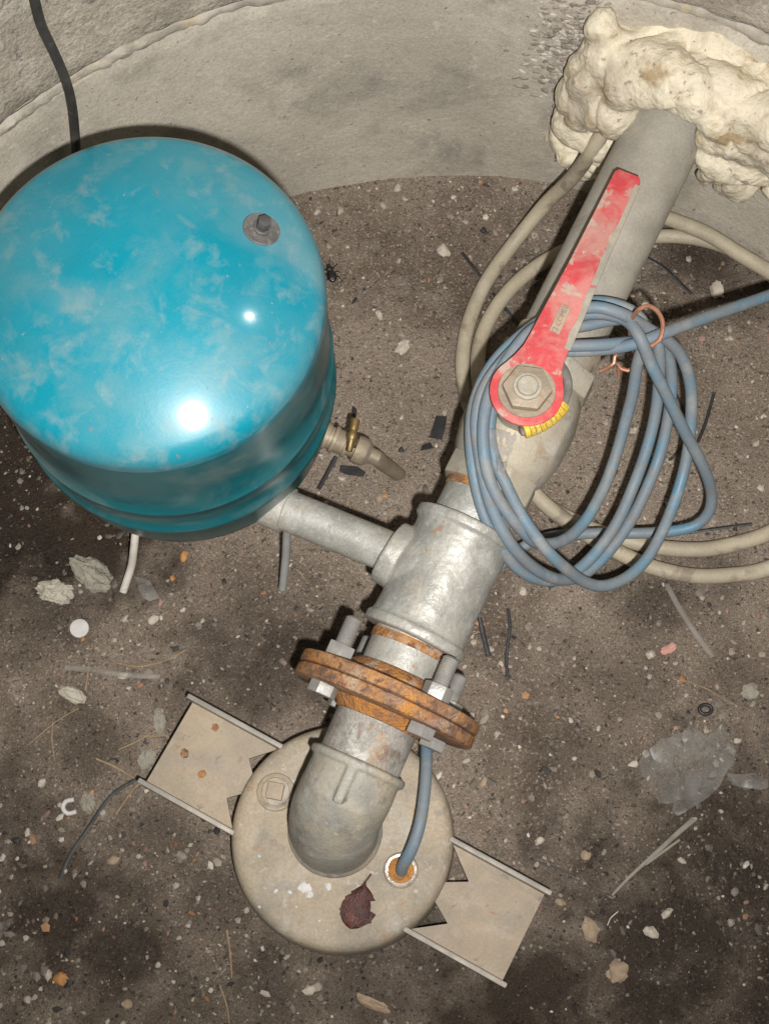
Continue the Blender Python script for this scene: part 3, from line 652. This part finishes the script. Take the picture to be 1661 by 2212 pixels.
# copper tie round the bundle
tw = [(1362, 735, .202), (1361, 712, .218), (1364, 690, .240), (1380, 668, .2545), (1400, 660, .2555), (1418, 670, .252), (1430, 690, .246), (1431, 712, .2405), (1424, 734, .236), (1405, 748, .235)]
T = thing('wire_tie', 'bare copper wire twisted round the blue cable coil', 'wire', at(1400, 720, .2))
obj('loop', tube([at(*p) for p in tw], .0018, 8, .003), 'copper', T)
obj('twisted_end', tube([at(*p) for p in [(1362, 735, .202), (1368, 752, .190), (1373, 772, .182), (1370, 790, .178), (1356, 800, .176), (1342, 796, .176), (1335, 786, .177), (1336, 800, .172), (1337, 812, .168)]], .0018, 8, .003), 'copper', T)
obj('twisted_end', tube([at(*p) for p in [(1385, 742, .205), (1360, 750, .195), (1336, 758, .186), (1328, 770, .182), (1326, 784, .180), (1312, 794, .176), (1297, 801, .172)]], .0018, 8, .003), 'copper', T)

CR = .0072
cream = [(1315, 262, .19), (1292, 300, .172), (1275, 330, .155), (1235, 385, .10), (1180, 440, .05), (1110, 525, .018), (1050, 610, .012), (1014, 690, .011), (1000, 765, .011), (1004, 835, .011), (1030, 920, .011), (1080, 1000, .011), (1140, 1062, .011), (1220, 1115, .011), (1310, 1155, .011),
         (1420, 1182, .011), (1520, 1186, .011), (1600, 1172, .012), (1665, 1150, .013), (1780, 1080, .012), (1850, 960, .012), (1845, 800, .012), (1780, 680, .014), (1661, 590, .018), (1600, 548, .021), (1530, 520, .022), (1460, 511, .020), (1380, 511, .014), (1290, 520, .012), (1205, 548, .011), (1130, 596, .011), (1072, 660, .011), (1038, 735, .011), (1034, 820, .0245),
         (1058, 910, .0255), (1110, 1000, .0255), (1160, 1072, .0255), (1230, 1130, .0245), (1310, 1180, .0255), (1400, 1222, .013), (1490, 1243, .011), (1580, 1243, .011), (1665, 1226, .011), (1790, 1160, .012), (1880, 1040, .012), (1900, 880, .012), (1830, 720, .013), (1700, 612, .028), (1600, 550, .036), (1530, 506, .037), (1450, 474, .034), (1390, 455, .026)]
cable('cream_cable', cream, CR, 'cream', 'thick cream cable coiled on the dirt under the pipe, from the foam', 14)
# black cable down the wall
bc = []
for a, b, i_ in [(60, -60, .002), (75, 0, .004), (90, 55, .0045), (118, 115, .0045), (143, 175, .006), (156, 230, .0085), (163, 300, .009), (166, 360, .009), (170, 430, .009), (200, 520, .010)]:
    bc.append((at_wall(a, b, i_), 0, 0))
tag(obj('black_cable', tube([p[0] for p in bc], .0039, 12), 'black', sharp=80), 'black cable hanging down the concrete wall behind the tank', 'cable')
cable('grey_cable', [(622, 1120, .120), (620, 1150, .100), (617, 1200, .070), (613, 1250, .040), (611, 1272, .028)], .0036, 'grey_cable', 'short straight grey cable end below the branch pipe', 12)
cable('white_cable', [(293, 1150, .06), (290, 1185, .05), (285, 1220, .03), (276, 1250, .020), (265, 1279, .013)], .0036, 'white_cable', 'short bent white cable end below the tank', 12)

# ------------------------------------------------------------------ foam seal
blobs = [(1302, 42, .012, 18), (1298, 66, .018, 30), (1322, 84, .016, 26), (1292, 110, .022, 40), (1275, 160, .028, 48), (1255, 212, .03, 52), (1240, 262, .028, 48), (1262, 225, .035, 50), (1205, 292, .012, 26), (1182, 302, .006, 15), (1225, 325, .02, 36), (1258, 352, .02, 34), (1246, 372, .012, 18), (1300, 300, .04, 46), (1320, 240, .05, 52), (1290, 345, .025, 36), (1325, 330, .04, 34),
         (1330, 130, .03, 42), (1350, 175, .045, 48), (1375, 110, .018, 36), (1400, 135, .035, 44), (1440, 155, .045, 46), (1425, 112, .015, 28), (1480, 165, .035, 42), (1500, 195, .055, 46), (1460, 195, .06, 40), (1540, 195, .045, 44), (1560, 240, .05, 50), (1590, 205, .03, 42), (1620, 235, .04, 48), (1655, 250, .04, 48), (1700, 260, .04, 60), (1715, 330, .03, 60),
         (1600, 290, .045, 50), (1545, 290, .05, 40), (1535, 335, .05, 30), (1570, 340, .04, 42), (1640, 310, .035, 48), (1615, 350, .03, 42), (1655, 355, .02, 38), (1520, 385, .025, 16), (1540, 372, .03, 24), (1512, 375, .03, 12), (1580, 385, .015, 30), (1600, 405, .01, 26), (1560, 400, .012, 20), (1625, 405, .008, 20), (1400, 190, .055, 40), (1690, 400, .01, 40)]
ms = []
for i, (a, b, ins, r) in enumerate(blobs):
    c = at_wall(a, b, ins * .8); rr = r / 2150.0; outw = (c - PC); outw.z = 0; outw.normalize()
    ms.append(rock(c, rr * 1.08, rr * 1.08, rr * 1.08, 0, i, ICO2, .12, 1.5))
    ms.append(rock(c + outw * ins * .9, rr * .9, rr * .9, rr * .9, 0, i + 90, ICO2, .2, 1.5))
def fd(v):
    q = v + Vector((noise.noise(v * 30), noise.noise(v * 30 + Vector((9, 0, 0))), noise.noise(v * 30 + Vector((0, 9, 0))))) * .012
    cr = (1 - min(1, abs(noise.noise(q * 17)) * 4.5)) ** 2
    return .004 * noise.noise(v * 20) + .0020 * noise.noise(q * 55) - .0042 * cr + .0018 * abs(noise.noise(q * 105)) + .0007 * noise.noise(v * 210)
FV = remeshed(merge(*ms), .0022, 70, fd)
tag(obj('foam_seal', FV, 'foam', sharp=80), 'lumpy cream expanding foam packed round the pipe in the wall', 'foam')

# ------------------------------------------------------------------ small things on the dirt
def lying(name, px, py, sx, sy, sz_, rz, mat, label, cat, seed, amp=.4, fr=1.5, src=ICO3, group=None, sink=.35, gr=0):
    p = ag(px, py); c = p + Vector((0, 0, sz_ * (1 - sink * 2) + 0))
    return tag(obj(name, rock(c, sx, sy, sz_, rz, seed, src, amp, fr, gr=gr), mat, sharp=40), label, cat, group)
lying('foam_chunk', 122, 1280, .0185, .010, .010, -.25, 'foam_pale', 'flat pale foam chunk, left of the white cable end', 'foam chunk', 3, .32, 1.8, ICO4, gr=.09)
lying('mortar_chunk', 200, 1242, .022, .0125, .014, -.75, 'foam_bit', 'large greyish mortar chunk beside the white cable end', 'chunk', 5, .30, 1.7, ICO4, gr=.08)
lying('foam_chunk', 158, 1502, .014, .0065, .006, -.45, 'foam_pale', 'pointed cream foam chunk below the clear tube', 'foam chunk', 8, .25, 1.4, ICO4, gr=.06)
lying('foam_chunk', 318, 1640, .009, .0065, .004, .9, 'foam_bit', 'grey crumbled foam chunk at the outer edge of the left bracket', 'foam chunk', 12, .35, 1.9, ICO4, gr=.12)
lying('foam_chunk', 345, 1560, .005, .011, .004, .1, 'foam_bit', 'narrow pale grey foam chunk beyond the upper corner of the left bracket', 'foam chunk', 14, .35, 1.9, ICO4, gr=.12)
lying('foam_chunk', 190, 1735, .006, .009, .005, .2, 'foam_bit', 'upright grey foam chunk right of the white hook', 'foam chunk', 17, .35, 1.9, ICO4, gr=.12)
lying('bottle_cap', 172, 1358, .001, .001, .001, 0, 'white_disc', '', '', 0)
bpy.data.objects.remove(bpy.data.objects['bottle_cap'])
p = ag(172, 1358)
tag(obj('plastic_disc', lathe(solid([(-.001, .0085), (.0012, .0088), (.0020, .0084), (.0022, .0078)]), p, (.05, -.04, 1), 40), 'white_disc', sharp=40), 'flat round white plastic disc on the dirt at left', 'disc')
lying('stone', 958, 542, .0075, .0052, .004, 2.1, 'stone_pale', 'pale beige stone between the tank and the cream cable', 'stone', 21, .4, 1.2)
lying('stone', 1550, 627, .0065, .0085, .006, .2, 'stone_pale', 'pale stone above the straight blue cable at right', 'stone', 22, .45, 1.3)
lying('stone', 870, 752, .0085, .0050, .003, .7, 'stone_pale', 'whitish stone in the middle of the dirt right of the tank', 'stone', 23, .45, 1.3)
lying('shell', 819, 680, .0030, .0055, .002, .3, 'foam_pale', 'small white shell sliver on the dirt right of the tank', 'shell', 24, .4)
lying('stone', 133, 1696 + 420, .006, .0055, .0035, .2, 'stone_orange', 'orange stone on the dirt at the bottom left', 'stone', 25)
lying('stone', 398, 1203, .0035, .0058, .003, -.2, 'stone_orange', 'small orange stone just below the tank', 'stone', 26)
lying('stone', 373, 1250, .0026, .0026, .002, .6, 'stone_orange', 'tiny orange stone below the orange one under the tank', 'stone', 27)
lying('stone', 806, 2170, .015, .0045, .004, -.45, 'stone_tan', 'long beige wood chip at the bottom edge', 'wood chip', 28, .45, 1.6)
lying('stone', 1333, 2100, .009, .009, .004, .5, 'stone_tan', 'tan clod on the dark dirt at the lower right', 'clod', 29, .5, 1.8)
lying('stone', 1275, 2010, .007, .010, .003, .3, 'stone_tan', 'dull tan clod above the lower right clod', 'clod', 30, .5, 1.8)
lying('scrap', 1445, 1402, .0075, .0040, .002, .4, 'pink', 'pink scrap on the dirt at right', 'scrap', 31, .5)
lying('stone', 1405, 1415, .0040, .0036, .003, .4, 'stone_pale', 'small pale stone left of the pink scrap', 'stone', 32)
lying('stone', 1620, 1495, .0070, .0070, .004, .4, 'foam_bit', 'round grey lump near the right edge', 'stone', 33)
for i, (a, b, cn, wh) in enumerate([(1165, 1818, 'pale', 'right of the cap beside the right bracket lip'), (1045, 1690, 'tan', 'between the flange and the upper right bracket lip'), (1405, 2015, 'pale', 'on the bare dark dirt right of the right bracket'), (1440, 1975, 'pale', 'just below the end of the grey strap'), (245, 1860, 'tan', 'left of the well cap near the dark wire'), (92, 1692, 'pale', 'at the left edge above the white hook'), (60, 2160, 'pale', 'in the bottom left corner'), (275, 2170, 'tan', 'at the bottom edge, right of the orange stone'), (105, 2108, 'pale', 'just left of the orange stone at the bottom left'), (1265, 1850, 'tan', 'between the right bracket and the grey strap'), (668, 2140, 'pale', 'below the well cap at the bottom edge'), (1130, 1280, 'pale', 'right of the tee below the blue coil'), (1210, 1950, 'tan', 'just off the corner of the right bracket'), (330, 1340, 'pale', 'right of the white disc below the tank'), (1370, 930, 'pale', 'seen inside the blue coil'), (820, 1075, 'tan', 'above the branch pipe near the tee')]):
    lying('stone', a, b, random.uniform(.0035, .006), random.uniform(.003, .005), .003, random.random() * 3, 'stone_' + cn, 'small ' + cn + ' stone ' + wh, 'stone', 40 + i, .45, 1.4, ICO2, 'small loose stones')
# leaf on the cap
def leaf():
    c = at(765, 1950, CAPZ + .001); V = []; Fc = []
    n_ = 22; m_ = 7
    ax = (at(788, 1893, CAPZ) - at(757, 2008, CAPZ)); L_ = ax.length; ax.normalize(); sd = Vector((ax.y, -ax.x, 0)).normalized()
    base = at(757, 2008, CAPZ + .001)
    for i in range(n_ + 1):
        t = i / n_; wd = .0145 * math.sin(math.pi * min(1, t * 1.08) ** .85) ** .75 if 0 < t < .92 else .0006
        for k in range(m_):
            s = (k / (m_ - 1) - .5) * 2
            ww = wd * (1 + .18 * noise.noise(Vector((i * .9, s * 5, 0))))
            if s > .5 and .45 < t < .66: ww *= .62
            z = .0022 + .0035 * abs(s) ** 1.5 * (1 if s < 0 else .5) + .0012 * noise.noise(Vector((t * 9, s * 3, 2)))
            V.append(base + ax * (L_ * t * .9) + sd * (ww * s + .003 * math.sin(t * 2.4)) + Vector((0, 0, z)))
    for i in range(n_):
        for k in range(m_ - 1): Fc.append((i * m_ + k, i * m_ + k + 1, (i + 1) * m_ + k + 1, (i + 1) * m_ + k))
    T = thing('leaf', 'dry dark brown leaf lying on the well cap', 'leaf', (c.x, c.y, CAPZ))
    obj('blade', (V, Fc), 'leaf', T, sharp=80)
    obj('stalk', tube([base + ax * (L_ * .80) + Vector((0, 0, .003)), base + ax * (L_ * .95) + sd * .003 + Vector((0, 0, .004)), base + ax * (L_ * 1.06) + sd * .005 + Vector((0, 0, .005))], .0007, 6, .002), 'leaf', T)
leaf()
# beetle
def beetle():
    p = ag(715, 592); T = thing('beetle', 'dead black beetle on the dirt beside the tank', 'beetle', p)
    R = Matrix.Rotation(.22, 3, 'Z')
    b = [rock(Vector((0, -.0035, .003)), .0052, .0075, .0032, 0, 1, ICO2, .05), rock(Vector((0, .0045, .003)), .0040, .0030, .0026, 0, 2, ICO2, .05), rock(Vector((0, .0085, .0028)), .0025, .0022, .002, 0, 3, ICO2, .05)]
    vf = remeshed(merge(*b), .0006, 2); obj('body', ([p + R @ v for v in vf[0]], vf[1]), 'beetle', T, sharp=80)
    for s in (1, -1):
        for k, (y, a) in enumerate([(.004, .5), (0, 0), (-.004, -.6)]):
            obj('leg', tube([p + R @ Vector(q) for q in [(s * .003, y, .002), (s * .0065, y + a * .005, .0035), (s * .009, y + a * .010, 0)]], .0005, 5, .002), 'beetle', T)
        obj('antenna', tube([p + R @ Vector(q) for q in [(s * .001, .010, .003), (s * .003, .0145, .004), (s * .004, .018, .003)]], .0003, 5, .002), 'beetle', T)
beetle()
# black offcuts and strips
def strip(name, pts, wd, mat, label, cat, group=None, z=.0015, flat=.35):
    return tag(obj(name, tube([ag(a, b, z) for a, b in pts], wd, 8, .004, flat=flat), mat, sharp=60), label, cat, group)
strip('wire_offcut', [(998, 545), (1045, 605)], .0017, 'blackplastic', 'black wire offcut crossing the cream cable near the top', 'offcut')
strip('wire_offcut', [(1064, 632), (1090, 665), (1120, 700)], .0017, 'blackplastic', 'black wire offcut between cream cable and pipe', 'offcut')
strip('wire_offcut', [(1392, 552), (1440, 582), (1493, 634)], .0017, 'blackplastic', 'bent black wire offcut right of the wall pipe', 'offcut')
strip('wire_offcut', [(1543, 846), (1525, 910), (1507, 955)], .0016, 'blackplastic', 'black wire offcut right of the blue coil', 'offcut')
strip('wire_offcut', [(1498, 940), (1445, 996)], .0014, 'blackplastic', 'black wire offcut seen through the blue coil', 'offcut')
strip('wire_offcut', [(1460, 850), (1478, 885), (1500, 905)], .0014, 'blackplastic', 'short black wire offcut inside the right strands of the coil', 'offcut')
strip('wire_offcut', [(726, 986), (688, 1056)], .0022, 'blackplastic', 'black plastic offcut between drain valve and branch pipe', 'offcut')
strip('wire_offcut', [(1036, 1335), (1046, 1380), (1056, 1418)], .0024, 'blackplastic', 'flat black offcut beside the tee', 'offcut')
strip('wire_offcut', [(1097, 1315), (1101, 1355), (1094, 1420), (1096, 1462)], .0016, 'blackplastic', 'long thin black wire offcut right of the tee', 'offcut')
strip('wire_offcut', [(1490, 1150), (1560, 1140), (1625, 1132)], .0016, 'blackplastic', 'black wire offcut below the bright blue strand', 'offcut')
strip('wire_offcut', [(300, 1680), (240, 1720), (190, 1790), (150, 1850), (130, 1900)], .0018, 'black', 'thin dark wire trailing from the left bracket', 'wire')
strip('wire_offcut', [(1130, 1855), (1200, 1875), (1245, 1898)], .0009, 'black', 'thin dark wire right of the right bracket', 'wire')
def patch(name, poly, mat, label, cat, z=.003, thick=.0008):
    P = [ag(a, b, z) for a, b in poly]; n_ = len(P)
    V = P + [q + Vector((0, 0, thick)) for q in P]
    Fc = [tuple(range(n_))[::-1], tuple(range(n_, 2 * n_))] + [(i, (i + 1) % n_, n_ + (i + 1) % n_, n_ + i) for i in range(n_)]
    return tag(obj(name, (V, Fc), mat, sharp=20), label, cat)
patch('tape_piece', [(942, 898), (966, 900), (962, 922), (955, 950), (926, 945), (934, 925)], 'blackplastic', 'black tape piece left of the pipe', 'tape')
patch('tape_piece', [(912, 962), (930, 956), (936, 968), (908, 974)], 'blackplastic', 'small black tape scrap under the black tape piece', 'tape')
patch('tape_piece', [(735, 1005), (772, 1008), (790, 1020), (785, 1030), (752, 1026), (733, 1020)], 'blackplastic', 'black tape scrap below the drain valve', 'tape')
# straws and twigs
for k, (pts, r, mat, lab) in enumerate([
        ([(490, 2010), (497, 2060), (501, 2115)], .0014, 'straw', 'straight straw stalk standing out on the bottom dirt'),
        ([(475, 2130), (490, 2175), (495, 2212)], .0012, 'straw', 'short straw at the bottom edge'),
        ([(250, 1432), (300, 1440), (355, 1428), (400, 1405)], .0012, 'straw', 'curved straw below the white disc'),
        ([(192, 1432), (188, 1470), (184, 1492)], .0012, 'straw', 'short straw crossing the clear tube'),
        ([(420, 1635), (370, 1600), (330, 1570)], .0012, 'straw', 'straw leaning on the upper edge of the left bracket'),
        ([(208, 1640), (250, 1658), (300, 1688)], .0016, 'straw', 'thick straw left of the left bracket'),
        ([(118, 1645), (112, 1600), (114, 1560)], .0010, 'straw', 'thin upright straw at the left'),
        ([(250, 1760), (285, 1710), (305, 1688)], .0012, 'straw', 'straw pointing at the lower left bracket corner'),
        ([(640, 1230), (655, 1245), (665, 1262)], .0008, 'straw', 'tiny straw right of the grey cable end'),
        ([(1480, 1470), (1530, 1490), (1570, 1515)], .0008, 'straw', 'thin straw stem above the clear film'),
        ([(1312, 2000), (1318, 1985), (1335, 1970)], .0007, 'white_cable', 'tiny white thread at the lower right'),
        ([(60, 1610), (120, 1560), (170, 1530)], .0008, 'straw', 'fine straw left of the pointed foam chunk'),
        ([(300, 1590), (345, 1590), (390, 1580)], .0008, 'straw', 'fine straw just above the left bracket'),
        ([(255, 1620), (300, 1600), (350, 1570)], .0009, 'straw', 'fine straw lying beyond the left bracket corner')]):
    strip('straw', pts, r * .62, mat, lab, 'straw', z=.0015, flat=.7)
strip('grey_strap', [(1322, 1935), (1360, 1895), (1420, 1840), (1470, 1795), (1500, 1770)], lambda t: .0010 + .0014 * t, 'twig_grey', 'long grey strap lying below the clear film', 'strap', z=.002, flat=.4)
strip('grey_strap', [(1395, 1868), (1440, 1835), (1468, 1815)], .0011, 'twig_grey', 'short grey strap beside the long one', 'strap', z=.002, flat=.4)
strip('clear_tube', [(1440, 1262), (1465, 1310), (1500, 1365), (1540, 1420)], .0026, 'clear', 'clear plastic tube strip on the dirt at right', 'tube', z=.003, flat=.5)
strip('clear_tube', [(140, 1442), (200, 1447), (270, 1458), (345, 1462)], .0026, 'clear', 'clear plastic tube strip below the white disc', 'tube', z=.003, flat=.5)
# rubber ring
p = ag(1524, 1533, .002); a_ = [p + Vector((.0055 * math.cos(t), .0042 * math.sin(t), 0)) for t in [i * math.pi / 12 for i in range(25)]]
tag(obj('rubber_ring', tube(a_, .0017, 8, .002, smooth=False), 'blackplastic', sharp=80), 'small black rubber ring above the clear film', 'ring')
# white hook
a_ = [ag(x_, y_, .003) for x_, y_ in [(160, 1728), (142, 1732), (136, 1746), (146, 1758), (165, 1754)]]
tag(obj('plastic_hook', tube(a_, .0022, 8, .002), 'white_disc', sharp=80), 'small curved white plastic hook at the lower left', 'hook')
# clear films
from mathutils.geometry import delaunay_2d_cdt
def film(name, poly, label, seed, h=.007, cnt=190):
    rnd = random.Random(seed); P = []
    for k in range(len(poly)):
        a, b = Vector(poly[k]), Vector(poly[(k + 1) % len(poly)]); m_ = max(1, int((b - a).length / 16))
        for q in range(m_): P.append(a.lerp(b, q / m_) + Vector((rnd.uniform(-2.5, 2.5), rnd.uniform(-2.5, 2.5))))
    nb = len(P); xs = [p.x for p in P]; ys = [p.y for p in P]
    P += [Vector((rnd.uniform(min(xs), max(xs)), rnd.uniform(min(ys), max(ys)))) for _ in range(cnt)]
    vc, _, fc, *_ = delaunay_2d_cdt(P, [], [list(range(nb))], 1, 1e-4)
    V = []
    for v in vc:
        q = Vector((v.x * .02, v.y * .02, seed)); f = .5 + .9 * abs(noise.noise(q)) + .5 * rnd.random()
        V.append(ag(v.x, v.y, .002 + h * f))
    return tag(obj(name, (V, [tuple(f) for f in fc]), 'film', sharp=32), label, 'film')
film('plastic_film', [(1415, 1605), (1475, 1580), (1490, 1565), (1525, 1590), (1560, 1565), (1590, 1620), (1585, 1650), (1545, 1710), (1500, 1740), (1462, 1765), (1450, 1755), (1455, 1735), (1425, 1735), (1395, 1690), (1375, 1650)], 'crumpled clear plastic film on the dirt at right', 2)
film('plastic_film', [(1570, 1672), (1600, 1675), (1630, 1670), (1661, 1685), (1661, 1705), (1610, 1705), (1580, 1695)], 'small torn clear film scrap near the right edge', 7, .004, 16)
film('plastic_film', [(-20, 2000), (28, 1985), (18, 2005), (-5, 2040), (-25, 2040)], 'bit of shiny clear film at the left edge', 9, .006, 10)
film('plastic_film', [(290, 1245), (325, 1255), (345, 1290), (325, 1300), (300, 1280)], 'dull clear film scrap right of the white cable end', 11, .003, 10)

# ------------------------------------------------------------------ gravel
def scatter(name, count, smin, smax, seed, label, dens, src=ICO1, pal=None, dk=.75):
    rnd = random.Random(seed); V0 = np.array([tuple(v) for v in src[0]]); F0 = np.array(src[1]); nv = len(V0)
    AV = []; AF = []; AC = []
    k = 0
    while k < count:
        a = rnd.random() * 2 * math.pi; r_ = PR * math.sqrt(rnd.random()); x, y = PC.x + r_ * math.cos(a), PC.y + r_ * math.sin(a)
        if noise.noise(Vector((x * 7, y * 7, seed))) * 1.1 + noise.noise(Vector((x * 26, y * 26, seed + 4))) * .8 + rnd.random() * .9 - .45 < dens(x, y): continue
        if math.hypot(x - CC.x, y - CC.y) < .09: continue
        s = smin * (smax / smin) ** (rnd.random() ** 2.2)
        th = rnd.random() * 6.283; sx, sy, sz_ = s * rnd.uniform(.8, 1.4), s * rnd.uniform(.6, 1), s * rnd.uniform(.45, .8)
        nzv = 1 + np.array([rnd.uniform(-.32, .32) for _ in range(nv)])
        P = V0 * nzv[:, None] * np.array([sx, sy, sz_]); c_, s_ = math.cos(th), math.sin(th)
        Q = np.stack([P[:, 0] * c_ - P[:, 1] * s_ + x, P[:, 0] * s_ + P[:, 1] * c_ + y, P[:, 2] + gh(x, y) + sz_ * rnd.uniform(-.2, .45)], 1)
        AV.append(Q); AF.append(F0 + k * nv)
        c = rnd.choices(pal[0], pal[1])[0]; j = rnd.uniform(.75, 1.25) * (1 - dk * damp_shade_at(x, y) * (rnd.random() < .85)); AC += [(c[0] * j, c[1] * j, c[2] * j, 1)] * nv
        k += 1
    AV = np.concatenate(AV); AF = np.concatenate(AF)
    me = bpy.data.meshes.new(name); me.from_pydata(AV.tolist(), [], AF.tolist())
    at_ = me.color_attributes.new('tint', 'FLOAT_COLOR', 'POINT'); at_.data.foreach_set('color', np.array(AC, dtype=np.float32).ravel())
    me.materials.append(MT['gravel']); o = bpy.data.objects.new(name, me); COL.objects.link(o); o['kind'] = 'stuff'
    return tag(o, label, 'gravel')
PAL = [[(.16, .124, .094), (.24, .192, .146), (.34, .29, .235), (.47, .42, .355), (.05, .045, .042), (.33, .20, .115), (.26, .155, .125)], [28, 32, 18, 7, 10, 3, 5]]
scatter('fine_gravel', 26000, .0005, .0019, 11, 'fine sandy grit strewn over the pit floor', lambda x, y: -.25, pal=PAL)
PAL2 = [[(.15, .125, .10), (.23, .195, .16), (.36, .31, .25), (.50, .445, .38), (.04, .037, .036), (.38, .20, .10), (.30, .18, .15)], [26, 28, 20, 13, 8, 3, 4]]
scatter('gravel', 3200, .0015, .0046, 23, 'loose mixed pebbles scattered over the pit floor', lambda x, y: .05 - .6 * (y < .16 and x < -.04) - .4 * (x > .24 and .25 < y < .45), pal=PAL2, dk=.35)

for o in bpy.data.objects:
    if '_o' in o: del o['_o']
